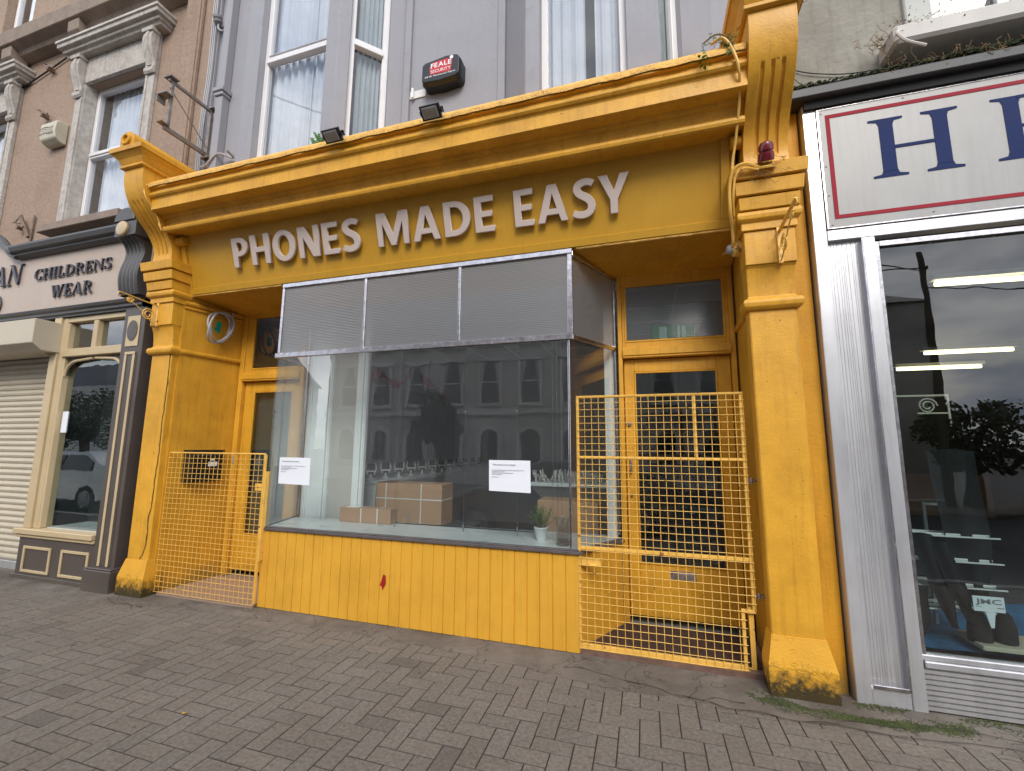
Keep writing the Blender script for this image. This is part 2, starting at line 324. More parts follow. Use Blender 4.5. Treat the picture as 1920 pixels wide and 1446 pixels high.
def copy_tree(o, loc, label=None, rotz=None):
    r=o.copy(); C.objects.link(r); r.location=loc
    if rotz is not None: r.rotation_euler=(0,0,rotz)
    if label: r['label']=label
    for ch in list(o.children):
        q=ch.copy(); C.objects.link(q); q.parent=r
        for g in list(ch.children):
            d=g.copy(); C.objects.link(d); d.parent=q
    return r
def spline(pts, n=6):
    P=[Vector(p) for p in pts]; P=[P[0]*2-P[1]]+P+[P[-1]*2-P[-2]]; o=[]
    for i in range(1,len(P)-2):
        for k in range(n):
            t=k/n; o.append(.5*((2*P[i])+(P[i+1]-P[i-1])*t+(2*P[i-1]-5*P[i]+4*P[i+1]-P[i+2])*t*t+(-P[i-1]+3*P[i]-3*P[i+1]+P[i+2])*t**3))
    o.append(P[-2]); return o

def glyph(ch, offset=.0, extrude=.02, bevel=.0):
    cu=bpy.data.curves.new('t','FONT'); cu.body=ch; cu.size=1; cu.extrude=extrude; cu.offset=offset; cu.bevel_depth=bevel; cu.bevel_resolution=1; cu.resolution_u=5
    o=bpy.data.objects.new('t',cu); C.objects.link(o); dg=bpy.context.evaluated_depsgraph_get(); dg.update()
    me=o.evaluated_get(dg).to_mesh(); vs=[tuple(v.co) for v in me.vertices]; fs=[tuple(p.vertices) for p in me.polygons]
    o.evaluated_get(dg).to_mesh_clear(); bpy.data.objects.remove(o); bpy.data.curves.remove(cu); return vs,fs
def word(txt, org, ux, uz, width, height, depth, m, parent, name='letter', gap=.10, offset=0, bevel=0, single=False, kern={}):
    """lay the letters of a word along ux from org, one mesh each (or one mesh when single)"""
    ux=Vector(ux).normalized(); uz=Vector(uz).normalized(); nn=ux.cross(uz)   # points to the viewer (-y)
    gl=[]; x=0; H0=1e9; H1=-1e9; capH=None
    for i,chh in enumerate(txt):
        if chh==' ': x+=.28; gl.append(None); continue
        vs,fs=glyph(chh,offset,.5,bevel); xs=[v[0] for v in vs]; a0,a1=min(xs),max(xs)
        gl.append((vs,fs,x-a0)); x += (a1-a0)+gap+kern.get(i,0)
    tot=x-gap
    zs=[v[1] for g in gl if g for v in g[0]]; H0=0 - offset; H1=.72+offset if not any(c_ in 'gpqyj' for c_ in txt) else .72
    sx=width/tot; sz=height/(H1-H0); allm=MB()
    for g in gl:
        if not g: continue
        vs,fs,dx=g; k=max(abs(v[2]) for v in vs)
        pv=[Vector(org)+ux*((v[0]+dx)*sx)+uz*((v[1]-H0)*sz)+nn*((v[2]+k)/(2*k)*depth) for v in vs]
        mb=allm if single else MB(); mb.add(pv,fs)
        if not single: mb.build(name, m, parent, fix=False)
    if single: return allm.build(name, m, parent, fix=False)

def sans_outline(ch):
    """plain bold humanist capitals, one unit high: (width, [closed outlines])"""
    def ar(cx,cz,rx,rz,a0,a1,n=14): return [(cx+rx*cos(radians(a0+(a1-a0)*k/n)),cz+rz*sin(radians(a0+(a1-a0)*k/n))) for k in range(n+1)]
    if ch=='P': return .62,[[(0,0),(.2,0),(.2,.37),(.29,.37)]+ar(.29,.685,.33,.315,-90,90)+[(0,1)],[(.2,.53)]+ar(.28,.685,.135,.155,-90,90)+[(.2,.84)]]
    if ch=='H': return .74,[[(0,0),(.2,0),(.2,.42),(.54,.42),(.54,0),(.74,0),(.74,1),(.54,1),(.54,.59),(.2,.59),(.2,1),(0,1)]]
    if ch=='O': return .86,[ar(.43,.5,.43,.515,0,345,23),ar(.43,.5,.215,.345,0,345,23)]
    if ch=='N': return .76,[[(0,0),(.185,0),(.185,.66),(.50,0),(.76,0),(.76,1),(.575,1),(.575,.36),(.27,1),(0,1)]]
    if ch=='E': return .56,[[(0,0),(.56,0),(.56,.16),(.2,.16),(.2,.425),(.50,.425),(.50,.58),(.2,.58),(.2,.84),(.55,.84),(.55,1),(0,1)]]
    if ch=='M': return 1.02,[[(0,0),(.18,0),(.18,.70),(.43,0),(.59,0),(.84,.70),(.84,0),(1.02,0),(1.02,1),(.74,1),(.51,.33),(.28,1),(0,1)]]
    if ch=='A': return .86,[[(0,0),(.205,0),(.265,.20),(.595,.20),(.66,0),(.86,0),(.55,1),(.31,1)],[(.31,.355),(.55,.355),(.43,.76)]]
    if ch=='D': return .78,[[(0,0),(.30,0)]+ar(.30,.5,.48,.5,-90,90,18)+[(0,1)],[(.2,.165)]+ar(.30,.5,.265,.335,-90,90,16)+[(.2,.835)]]
    if ch=='Y': return .78,[[(.29,0),(.49,0),(.49,.37),(.78,1),(.56,1),(.395,.58),(.225,1),(0,1),(.29,.37)]]
    if ch=='S':
        P=[p.to_2d() for p in spline([(.555,.86,0),(.44,.915,0),(.30,.92,0),(.165,.86,0),(.125,.74,0),(.20,.62,0),(.36,.52,0),(.47,.41,0),(.505,.27,0),(.44,.135,0),(.29,.075,0),(.13,.09,0),(.015,.15,0)],5)]
        Lf=[];Rt=[]
        for i,p in enumerate(P):
            d=(P[min(i+1,len(P)-1)]-P[max(i-1,0)]).normalized(); nn=Vector((-d.y,d.x)); w_=.085+.018*sin(pi*i/(len(P)-1)); Lf.append(p+nn*w_); Rt.append(p-nn*w_)
        return .60,[[(q.x,q.y) for q in Lf]+[(q.x,q.y) for q in reversed(Rt)]]
def sans_word(txt, org, ux, uz, width, height, depth, m, parent, gap=.13, kern={}):
    ux=Vector(ux).normalized(); uz=Vector(uz).normalized(); nn=ux.cross(uz); x=0; lay=[]
    for i,chh in enumerate(txt): w_,o_=sans_outline(chh); lay.append((x,o_)); x+=w_+gap+kern.get(i,0)
    sx=width/(x-gap)
    for x0,outs in lay:
        cu=bpy.data.curves.new('t','CURVE'); cu.dimensions='2D'; cu.fill_mode='BOTH'; cu.extrude=depth/2-.005; cu.bevel_depth=.005; cu.offset=-.004; cu.bevel_resolution=2
        for ol in outs:
            sp=cu.splines.new('POLY'); sp.points.add(len(ol)-1)
            for k,(px,pz) in enumerate(ol): sp.points[k].co=((px+x0)*sx,pz*height,0,1)
            sp.use_cyclic_u=True
        o=bpy.data.objects.new('t',cu); C.objects.link(o); dg=bpy.context.evaluated_depsgraph_get(); dg.update(); ev=o.evaluated_get(dg); me=ev.to_mesh()
        mb=MB(); mb.add([Vector(org)+ux*v.co.x+uz*v.co.y+nn*(v.co.z+depth/2) for v in me.vertices],[tuple(p.vertices) for p in me.polygons]); ev.to_mesh_clear(); bpy.data.objects.remove(o); bpy.data.curves.remove(cu)
        mb.build('letter', m, parent, fix=False)

# hand-drawn roman (serif) capitals: each a list of strokes in a box 1 high
def arc(cx,cz,rx,rz,a0,a1,tw,tn,n=14):
    """crescent stroke: width tw at the sides, tn at top and bottom"""
    o_=[];i_=[]
    for k in range(n+1):
        t=radians(a0+(a1-a0)*k/n); o_.append((cx+rx*cos(t),cz+rz*sin(t))); i_.append((cx+(rx-tw)*cos(t),cz+(rz-tn)*sin(t)))
    return [[o_[k],o_[k+1],i_[k+1],i_[k]] for k in range(n)]
def bx2(x0,x1,z0,z1): return [[(x0,z0),(x1,z0),(x1,z1),(x0,z1)]]
def ser(x,z,top,t=.13,wd=.11,th=.035):
    """bracketed serif on a stem of thickness t with left side x"""
    s_=-1 if top else 1
    L_=[(x-wd,z),(x+t+wd,z),(x+t+wd,z+s_*th),(x+t+.02,z+s_*(th+.02)),(x+t,z+s_*(th+.09)),(x,z+s_*(th+.09)),(x-.02,z+s_*(th+.02)),(x-wd,z+s_*th)]
    return [L_]
def serif_glyph(ch, t=.15):
    th=.045
    if ch=='H': return .95,ser(.12,0,0,t)+ser(.12,1,1,t)+ser(.68,0,0,t)+ser(.68,1,1,t)+bx2(.12,.12+t,.1,.9)+bx2(.68,.68+t,.1,.9)+bx2(.12+t,.68,.47,.52)
    if ch=='I': return .40,ser(.12,0,0,t)+ser(.12,1,1,t)+bx2(.12,.12+t,.1,.9)
    if ch=='L': return .72,ser(.12,1,1,t)+ser(.12,0,0,t)+bx2(.12,.12+t,.1,.9)+[[(.26,0),(.68,0),(.72,.28),(.67,.28),(.58,.05),(.26,.045)]]
    if ch=='E': return .76,ser(.12,1,1,t)+ser(.12,0,0,t)+bx2(.12,.12+t,.1,.9)+[[(.26,0),(.70,0),(.74,.26),(.69,.26),(.60,.05),(.26,.045)],[(.26,1),(.68,1),(.69,.76),(.64,.76),(.58,.95),(.26,.955)]]+bx2(.12+t,.52,.49,.535)+bx2(.50,.54,.40,.62)
    if ch=='D': return .92,ser(.12,1,1,t)+ser(.12,0,0,t)+bx2(.12,.12+t,.1,.9)+bx2(.25,.42,0,th)+bx2(.25,.42,1-th,1)+arc(.42,.5,.46,.5,-90,90,t,th)
    if ch=='C': return .82,arc(.50,.5,.46,.52,55,305,t,th,22)+bx2(.70,.745,.70,1.0)+[[(.72,.02),(.76,.30),(.72,.30),(.66,.1)]]
    if ch=='R': return .88,ser(.12,1,1,t)+ser(.12,0,0,t)+bx2(.12,.12+t,.1,.9)+bx2(.25,.44,1-th,1)+bx2(.25,.44,.47,.47+th)+arc(.44,.735,.27,.265,-90,90,t*.95,th)+[[(.40,.48),(.54,.48),(.84,.04),(.90,.0),(.72,.0)]]
    if ch=='N': return .98,[[(.02,1),(.02,.96),(.14,.93),(.14,1)]]+ser(.14,0,0,.05)+ser(.78,1,1,.05)+bx2(.14,.19,.1,.95)+bx2(.78,.83,0,.9)+[[(.08,1),(.26,1),(.83,.10),(.83,-.02),(.77,-.02)]]
    if ch=='S': return .66,arc(.33,.74,.25,.27,60,255,t*.8,th,16)+arc(.33,.26,.27,.27,-120,75,t*.8,th,16)+[[(.20,.62),(.16,.50),(.44,.38),(.50,.52)]]+bx2(.50,.54,.72,1.0)+bx2(.07,.11,0.0,.28)
    if ch=='W': return 1.25,ser(.06,1,1,t*.9,.07)+ser(.48,1,1,t*.9,.07)+[[(.05,.97),(.20,.97),(.46,-.02),(.38,-.02)],[(.38,-.02),(.44,-.02),(.62,.75),(.57,.80)],[(.50,.97),(.65,.97),(.90,-.02),(.82,-.02)],[(.82,-.02),(.88,-.02),(1.16,.97),(1.10,.97)]]+bx2(1.03,1.23,.96,1.0)
    if ch=='A': return .95,ser(.05,0,0,.05,.08)+ser(.74,0,0,t*.8,.08)+[[(.09,.0),(.14,.0),(.48,.85),(.44,.96)],[(.43,1.0),(.51,1.0),(.90,.0),(.72,.0)]]+bx2(.22,.72,.31,.355)
    if ch=='M': return 1.1,bx2(.1,.2,0,1)+bx2(.9,1.0,0,1)+[[(.1,1),(.25,1),(.6,.1),(.5,.1)],[(.85,1),(1,1),(.6,.1),(.5,.1)]]
    return .5,[]
def serif_word(txt, org, ux, uz, width, height, depth, m, parent, slant=0, gap=.06):
    ux=Vector(ux).normalized(); uz=Vector(uz).normalized(); nn=ux.cross(uz)
    x=0; lay=[]
    for chh in txt: w_,st=serif_glyph(chh); lay.append((x,st)); x+=w_+gap
    sx=width/(x-gap)
    for x0,st in lay:
        mb=MB()
        for i,pl in enumerate(st):
            dz=depth+.0004*(i%9)
            pts=[Vector(org)+ux*((x0+px+slant*pz)*sx)+uz*(pz*height) for px,pz in pl]; n=len(pts)
            mb.add(pts+[q+nn*dz for q in pts], [tuple(range(n-1,-1,-1)),tuple(range(n,2*n))]+[(i_,(i_+1)%n,(i_+1)%n+n,i_+n) for i_ in range(n)])
        mb.build('letter', m, parent)
def curtain(mb, x0,x1,y,z0,z1, amp=.03, waves=7, ph=0, taper=0):
    n=waves*8; vs=[]
    for j,z in enumerate((z0,(z0+z1)/2,z1)):
        for i in range(n+1):
            u=i/n; xx=x0+(x1-x0)*(u*(1-taper*(j==0))); vs.append((xx, y+amp*sin(u*waves*2*pi+ph)+amp*.5*sin(u*waves*4.7*pi+ph*2), z))
    fs=[]
    for j in range(2):
        for i in range(n): k=j*(n+1)+i; fs.append((k,k+1,k+n+2,k+n+1))
    mb.add(vs,fs); mb.smooth=True; return mb

# ================================================================== GROUND
def stripedge(x):
    k=[(-12,-.30),(-5.8,-.32),(-5.3,-.40),(-4.8,-.34),(-4.5,-.22),(-3.7,-.20),(-2.0,-.22),(-.9,-.30),(-.5,-.40),(4.2,-.42)]
    for (a_,b_),(c_,d_) in zip(k,k[1:]):
        if x<=c_: return b_+(d_-b_)*(x-a_)/(c_-a_)
    return -.42
def ground():
    # herringbone block pavers, blocks .224 x .112 on a running grid
    W=.112; me=bpy.data.meshes.new('paving'); vs=[];fs=[];tone=[]
    x0,x1,y0,y1=-11.0,4.2,-3.3,-.16
    random.seed(3)
    def brick(bx,by,lx,ly):
        g=.0036; ch=.0015; k=len(vs); t=R(.93,1.07)*(1 if R(0,1)>.03 else .78); dz=R(-.0006,.0008); tx,ty=R(-.004,.004),R(-.004,.004)
        warm=R(-.015,.02)
        xa,xb,ya,yb=bx+g,bx+lx-g,by+g,by+ly-g
        j=lambda: R(-.0012,.0012)
        for (ins,z) in ((0,-.03),(0,-.0014),(ch,0)):
            for (px,py) in ((xa+ins,ya+ins),(xb-ins,ya+ins),(xb-ins,yb-ins),(xa+ins,yb-ins)):
                vs.append((px+(j() if ins else 0),py+(j() if ins else 0),z+dz+(px-bx)*tx+(py-by)*ty))
        for r in (0,4):
            for q in range(4): n_=(q+1)%4; fs.append((k+r+q,k+r+n_,k+r+4+n_,k+r+4+q))
        fs.append((k+8,k+9,k+10,k+11)); tone.extend([(t*(1+warm),t,t*(1-warm),1)]*12)
    i0=int(x0/W)-4; i1=int(x1/W)+4; j0=int(y0/W)-4; j1=int(y1/W)+2
    edge=stripedge
    for i in range(i0,i1):
        for j in range(j0,j1):
            m_=(i-j)%4; X=i*W+.030; Y=j*W-.006
            cx,cy=X+W,Y+W/2
            if not (x0<X<x1 and y0<Y): continue
            if m_==0:
                if Y+W<edge(cx)+.13: brick(X,Y,2*W,W)
            elif m_==3:
                if Y+2*W<edge(X)+.22: brick(X,Y,W,2*W)
    # a row of stretchers against the concrete strip
    me.from_pydata(vs,[],fs); me.materials.append(M['paver'])
    ca=me.color_attributes.new('tone','FLOAT_COLOR','POINT')
    for k,t in enumerate(tone): ca.data[k].color=t
    o=bpy.data.objects.new('pavement',me); C.objects.link(o); o['kind']='structure'
    MB().box(-14,7,-3.32,.9,-.06,-.0032).build('paving_bed','joint',kind='structure')
    # worn concrete strip along the shopfronts: irregular front edge with broken corners
    def strip(name,xa,xb,yb,edgef,ztop,seed):
        random.seed(seed); mb=MB(); n=int((xb-xa)/.035); rows=7; g=[]
        for i in range(n+1):
            x=xa+(xb-xa)*i/n; ye=edgef(x)+noise.noise(Vector((x*3.1,seed,0)))*.05+noise.noise(Vector((x*14,seed,1)))*.018
            for r in range(rows):
                t=r/(rows-1); y=yb+(ye-yb)*t
                z=ztop+noise.noise(Vector((x*5,y*5,seed)))*.004-(.006 if r==rows-1 else 0); g.append((x,y,z))
        fs=[(i*rows+r,i*rows+r+1,(i+1)*rows+r+1,(i+1)*rows+r) for i in range(n) for r in range(rows-1)]
        mb.add(g,fs); mb.smooth=True; return mb.build(name,'concrete',kind='structure')
    strip('concrete_strip',-12,4.2,.12,stripedge,.0075,5)
    # cracks that run through it
    for pts in ([(-.62,-.24),(-.45,-.22),(-.2,-.29),(0,-.31),(.12,-.36),(.3,-.37),(.42,-.42),(.62,-.41),(.8,-.44),(1.0,-.40),(1.3,-.43),(1.7,-.37),(2.1,-.40),(2.6,-.36)],
                [(-.62,-.24),(-.55,-.13),(-.6,-.02)],[(1.0,-.40),(1.1,-.34),(1.35,-.33),(1.6,-.26),(2.0,-.28)],[(-5.4,-.26),(-5.15,-.36),(-4.95,-.34),(-4.8,-.42)],[(.3,-.37),(.38,-.33),(.55,-.34)]):
        mb=MB(); P=[Vector((x,y,.0145)) for x,y in pts]; P=[p+Vector((noise.noise(p*9)*.01,noise.noise(p*7+Vector((3,0,0)))*.02,0)) for p in spline(P,7)]
        vsx=[];fsx=[]
        for i,p in enumerate(P):
            wd=.0015+.006*abs(noise.noise(p*11)); vsx += [p+Vector((0,wd,-.004)),p-Vector((0,wd,.004))]
            if i: fsx.append((2*i-2,2*i-1,2*i+1,2*i))
        mb.add([(v.x,v.y,v.z) for v in vsx],fsx); mb.build('pavement_crack','joint',kind='structure')
    MB().box(-40,40,-3.47,-3.33,-.35,.002).build('kerb','kerb',kind='structure',bevel=.012)
    MB().box(-60,60,-10.5,-3.46,-.5,-.11).build('road','asphalt',kind='structure')
    MB().box(-60,60,-13.4,-10.5,-.5,0).build('far_pavement','concrete',kind='structure')
    MB().box(-150,150,-150,150,-.6,-.5).build('ground','asphalt',kind='structure')
    # moss along the right hand pier and in front of it
    random.seed(11); mb=MB()
    for k in range(3600):
        u=R(0,1); x=.62+u*1.1+R(-.05,.05); yc=-.25-.09*sin(u*3)+.03; y=yc+random.gauss(0,.028)*(1+.4*sin(u*9))
        if noise.noise(Vector((x*5,y*9,2)))<-.15: continue
        s_=R(.002,.006); mb.add([(x-s_,y,.008),(x+s_,y-s_,.008),(x,y+s_,.008),(x,y,.010+s_*.8)],[(0,1,3),(1,2,3),(2,0,3)])
    for k in range(1800):
        x=R(1.2,2.7); y=-.12+random.gauss(0,.03)
        if noise.noise(Vector((x*4,y*9,5)))<.0: continue
        s_=R(.002,.006); mb.add([(x-s_,y,.008),(x+s_,y-s_,.008),(x,y+s_,.008),(x,y,.010+s_*.8)],[(0,1,3),(1,2,3),(2,0,3)])
    mb.build('moss','mossg',kind='stuff',fix=False)
    # thresholds inside the two recessed entrances
    MB().prism([(-5.02,-.05),(-3.72,-.05),(-3.9,.75),(-4.93,.75)],'z',-.01,.035).build('entrance_floor','tile',kind='structure',bevel=.006)
    MB().prism([(-.54,-.0),(.79,-.0),(.82,.62),(-.22,.62)],'z',-.01,.055).build('entrance_floor','terr',kind='structure',bevel=.012)
    MB().prism([(-.47,.05),(.74,.05),(.76,.58),(-.20,.58)],'z',.055,.066).build('sunken_floor','mat_red',kind='structure')
ground()
o=MB().add([(-2.705,-1.46,.009),(-2.685,-1.468,.003),(-2.665,-1.463,.010),(-2.68,-1.452,.005),(-2.672,-1.446,.012)],[(0,1,3),(1,2,3),(2,4,3)]).build('fallen_leaf',mat('yellow_leaf',(.50,.26,.03),.6,bump=0),label='small yellow fallen leaf lying on the block paving',cat='leaf')

# ================================================================== THE YELLOW SHOP BUILDING
B=thing('shop_building','bright yellow phone shop front with lilac grey upper storey in the middle','building',(-2.2,0,0))
CL,CR=-5.24,.925         # pier centre lines
HW=.155
# ---- upper storey, lilac grey, with two canted bays
mb=MB(); mb.box(-5.28,1.16,.1,.32,3.42,9.2); mb.build('upper_wall','grey',B)
def frame_strip(mb, x0,x1,y0,y1,z0,z1,t): # picture frame in XZ
    mb.box(x0,x0+t,y0,y1,z0,z1); mb.box(x1-t,x1,y0,y1,z0,z1); mb.box(x0+t,x1-t,y0,y1,z0,z0+t); mb.box(x0+t,x1-t,y0,y1,z1-t,z1)
def bay(name, xl, xr, wallL, wallR, wx0, wx1, z0, z1, tL, tR, openL, zt, curt):
    yf=-.4
    bw=thing_part(name)
    # piers as prisms (plan outlines), butted
    m1=MB()
    Lc=Vector((wallL-xl,.5)); Rc=Vector((wallR-xr,.5))
    m1.prism([(xl,yf),(wx0,yf),(wx0,yf+.16),(xl+.04,yf+.16),(wallL+.1,.098),(wallL,.098)],'z',z0,z1)
    a0,a1=tR
    p=lambda t,o_=0: (xr+Rc.x*t-o_*.72, yf+.5*t+o_*.69)
    m1.prism([(wx1,yf),(xr,yf),p(a0),p(a0,.13),(wx1,yf+.16)],'z',z0,z1)
    m1.prism([p(a1),(wallR,.098),(wallR-.12,.098),p(a1,.13)],'z',z0,z1)
    # below and above the lights
    m1.prism([(wx0,yf+.003),(wx1,yf+.003),(wx1,yf+.15),(wx0,yf+.15)],'z',z0,4.43)
    m1.prism([(wx0,yf+.003),(wx1,yf+.003),(wx1,yf+.15),(wx0,yf+.15)],'z',7.5,z1)
    m1.prism([p(a0),p(a1),p(a1,.12),p(a0,.12)],'z',z0,4.42); m1.prism([p(a0),p(a1),p(a1,.12),p(a0,.12)],'z',7.5,z1)
    m1.prism([(xl+.02,yf+.02),(xr-.02,yf+.02),(wallR-.05,.096),(wallL+.05,.096)],'z',z1,z1+.1)
    m1.build('bay_wall','grey',B,bevel=.006)
    MB().box(xl+.22,xr-.1,.075,.095,4.4,8.6).build('room_dark_sheet','roomdark',B)  # dark sheet that paints the unlit room behind the bay glass
    # front window
    t=.055; y=yf+.085
    w1=MB(); w1.box(wx0,wx0+t,y,y+.06,4.42,7.5); w1.box(wx1-t,wx1,y,y+.06,4.42,7.5); w1.box(wx0+t,wx1-t,y,y+.06,4.42,4.48)
    if zt: w1.box(wx0+t,wx1-t,y,y+.06,zt,zt+.05); w1.box(wx0+t-.01,wx1-t+.01,y-.022,y+.05,zt-.045,zt-.003); w1.box(wx0+t,wx1-t,y-.012,y+.05,zt+.052,zt+.062)
    wo=w1.build('window','upvc',B,bevel=.004)
    for (za,zb) in (((4.48,zt-.045),(zt+.05,7.5)) if zt else ((4.48,7.5),)):
        MB().box(wx0+t,wx1-t,y+.03,y+.036,za,zb).build('pane','glassup',wo)
    for (xa,xb,m_,yy,tp) in curt[0]:
        curtain(MB(),xa,xb,yy,4.44,7.5,.022,max(3,int(abs(xb-xa)/.085)),R(0,6),tp).build('curtain',m_,wo,fix=False)
    # canted window
    def q(t,o_,z): x_,y_=p(t,o_); return (x_,y_,z)
    def slab(mb,ta,tb,oa,ob,za,zb):
        pts=[p(ta,oa),p(tb,oa),p(tb,ob),p(ta,ob)]; mb.prism(pts,'z',za,zb)
    L_=(Rc.x**2+.25)**.5; ft=.05/L_
    w2=MB(); slab(w2,a0,a0+ft,.05,.11,4.42,7.5); slab(w2,a1-ft*1.2,a1,.05,.11,4.42,7.5); slab(w2,a0+ft,a1-ft*1.2,.05,.11,4.42,4.48)
    if zt: slab(w2,a0+ft,a1-ft*1.2,.05,.11,zt,zt+.05); slab(w2,a0+ft-.01,a1-ft*1.2+.01,.03,.10,zt-.045,zt-.003)
    wo2=w2.build('window','upvc',B,bevel=.004)
    gp=MB(); slab(gp,a0+ft,a1-ft*1.2,.08,.086,4.48,7.5); gp.build('pane','glassup',wo2)
    cm=MB(); n=40; ca,cb=curt[1]; vsx=[]
    for z in (4.44,7.5):
        for i in range(n+1):
            u=ca+(cb-ca)*i/n; x_,y_=p(u,.15+.02*sin(i*1.1)+.012*sin(i*2.7)); vsx.append((x_,y_,z))
    cm.add(vsx,[(i,i+1,i+n+2,i+n+1) for i in range(n)]); cm.smooth=True; cm.build('curtain','curtaing',wo2,fix=False)
def thing_part(n): return None
bay('bay', -4.09,-2.86,-4.56,-2.38, -3.90,-3.01, 4.40,8.8, .2,(.17,.74), None, 5.80,
    ([(-3.92,-3.34,'curtain',-.20,.0),(-3.36,-2.98,'curtain',-.185,.0)],(.30,.80)))
bay('bay', -.88,.21,-1.22,.68, -.755,-.035, 4.40,8.8, .2,(.02,.42), None, None,
    ([(-.78,-.38,'curtain',-.20,.0),(-.30,.0,'curtain',-.20,.0)],(.0,.5)))
# lace edge strips of the right bay curtains
# shallow piers on the wall between the bays
MB().box(-5.26,-5.20,.06,.1,4.0,9).build('wall_pier','grey',B,bevel=.006)
MB().box(-2.38,-2.30,.06,.098,4.0,9).build('wall_pier','grey',B,bevel=.006); MB().box(-1.30,-1.22,.07,.098,4.0,9).build('wall_pier','grey',B,bevel=.006)
# ---- piers, their plinths, capitals and scrolled consoles
for cx in (CL,CR):
    x0,x1=cx-HW,cx+HW
    back=.62
    sh=MB(); sh.loft(x0,x1,-.13,-.002,[(.36,0,0),(1.5,0,0),(2.70,0,0)]); so_=sh.build('pilaster','yellow',B,bevel=.008)
    MB().loft(x0,x1,-.13,-.002,[(-.01,.042,.055),(.19,.042,.05),(.365,.004,.006),(.366,.0,.0)]).build('plinth','yellow_base',so_,bevel=.006)
    cap=MB()
    cap.loft(x0,x1,-.13,-.002,[(2.596,0.001,.001),(2.60,.020,.022),(2.62,.036,.040),(2.65,.042,.046),(2.675,.032,.036),(2.685,.012,.014),(2.70,.001,.001),(2.78,.001,.006),(2.86,.003,.016),(2.91,.006,.032),(2.93,.010,.048)])
    cap.loft(x0,x1,-.13,-.002,[(2.931,.012,.055),(3.19,.012,.055)])
    cap.loft(x0,x1,-.13,-.002,[(3.191,.028,.072),(3.25,.028,.072),(3.252,.036,.08),(3.27,.052,.10),(3.30,.058,.106),(3.325,.050,.098),(3.332,.040,.09)])
    cap.loft(x0,x1,-.13,-.002,[(3.333,.040,.112),(3.425,.046,.126),(3.436,.036,.10)])
    cap.loft(x0,x1,-.13,-.002,[(3.437,.064,.142),(3.535,.072,.156),(3.55,.055,.12)])
    cap.loft(x0,x1,-.13,-.002,[(3.551,.088,.172),(3.648,.096,.186),(3.66,.02,.10)])
    cap.build('capital','yellow',so_,bevel=.005)
    # S-shaped console, fluted
    prof=spline([(0,-.262,3.655),(0,-.252,3.76),(0,-.285,3.88),(0,-.35,3.98),(0,-.44,4.07),(0,-.535,4.18),(0,-.60,4.30),(0,-.635,4.44),(0,-.64,4.565)],4)
    c0,c1=cx-.148+.006*(cx<0),cx+.148; gx=[c0+(c1-c0)*k for k in (.30,.52,.74)]; hwg=.010
    cols=[(c0,0)]
    for g in gx: cols += [(g-hwg-.004,0),(g-hwg,1),(g+hwg,1),(g+hwg+.004,0)]
    cols.append((c1,0)); vsx=[];fsx=[]
    nP=len(prof)
    for k,(xx,gr) in enumerate(cols):
        for i,pt in enumerate(prof):
            a_=prof[min(i+1,nP-1)]; b_=prof[max(i-1,0)]; tz=(a_-b_).normalized(); nn=Vector((0,-tz.z,tz.y)); nn = -nn if nn.y>0 else nn
            dep=.016*gr if 3.74<pt.z<4.22 else 0
            q_=pt-nn*dep; vsx.append((xx,q_.y,q_.z))
    for k in range(len(cols)-1):
        for i in range(nP-1): fsx.append((k*nP+i,(k+1)*nP+i,(k+1)*nP+i+1,k*nP+i+1))
    n0=len(vsx)
    vsx += [(c0,-.0,3.655),(c0,-.0,4.565),(c1,-.0,3.655),(c1,-.0,4.565)]
    K=(len(cols)-1)*nP
    fsx.append(tuple(list(range(nP))+[n0+1,n0])); fsx.append(tuple([K+i for i in range(nP)][::-1]+[n0+2,n0+3]))
    fsx.append((n0,n0+1,n0+3,n0+2)); fsx.append((nP-1,K+nP-1,n0+3,n0+1))
    cm=MB(); cm.add(vsx,fsx)
    cm.loft(c0,c1,-.64,-.002,[(4.566,.012,.012),(4.575,.03,.032),(4.60,.03,.034),(4.61,.018,.02)])
    cm.loft(c0,c1,-.64,-.002,[(4.611,.02,.022),(4.63,.03,.034),(4.665,.045,.05),(4.70,.075,.08),(4.715,.088,.094)])
    cm.loft(c0,c1,-.64,-.002,[(4.716,.10,.105),(4.765,.104,.11),(4.775,.09,.095)])
    # half-round hood running back to the wall, with a bored end
    rr=.105; cz=4.835; xs=cx
    pr_=[(xs+rr*cos(t),cz+rr*sin(t)) for t in [pi*k/14 for k in range(15)]]+[(xs-rr,4.77),(xs+rr,4.77)]
    cm.prism(pr_,'y',-.735,.09)
    cm.build('console','yellow',so_,bevel=.003)
    bo=MB(); bo.lathe([(.066,0),(.066,.018),(.060,.024),(.044,.024),(.038,.016),(.036,.002),(.0,.002)],(xs,-.7345,cz+.005),(0,-1,0),24); bo.build('roundel','yellow_wall',so_)
# ---- cornice between the consoles
cp=[(.098,4.52),(-.30,4.47),(-.545,4.405),(-.566,4.375),(-.563,4.349),(-.535,4.346),(-.536,4.312),(-.548,4.306),(-.560,4.290),(-.558,4.272),(-.545,4.256),(-.528,4.25),(-.523,4.236),(-.521,4.232),(-.520,4.126),(-.512,4.122),
    (-.41,4.118),(-.405,4.105),(-.392,4.10),(-.385,4.092),(-.372,4.088),(-.366,4.07),(-.352,4.04),(-.348,4.018),(-.352,4.012),(-.372,4.006),(-.384,3.99),(-.386,3.97),(-.378,3.95),(-.362,3.94),(-.345,3.942),(-.345,3.965),(-.15,3.97),(.098,3.97)]
mb=MB(); mb.prism(cp,'x',CL+.155,CR-.15); mb.build('cornice','yellow',B)
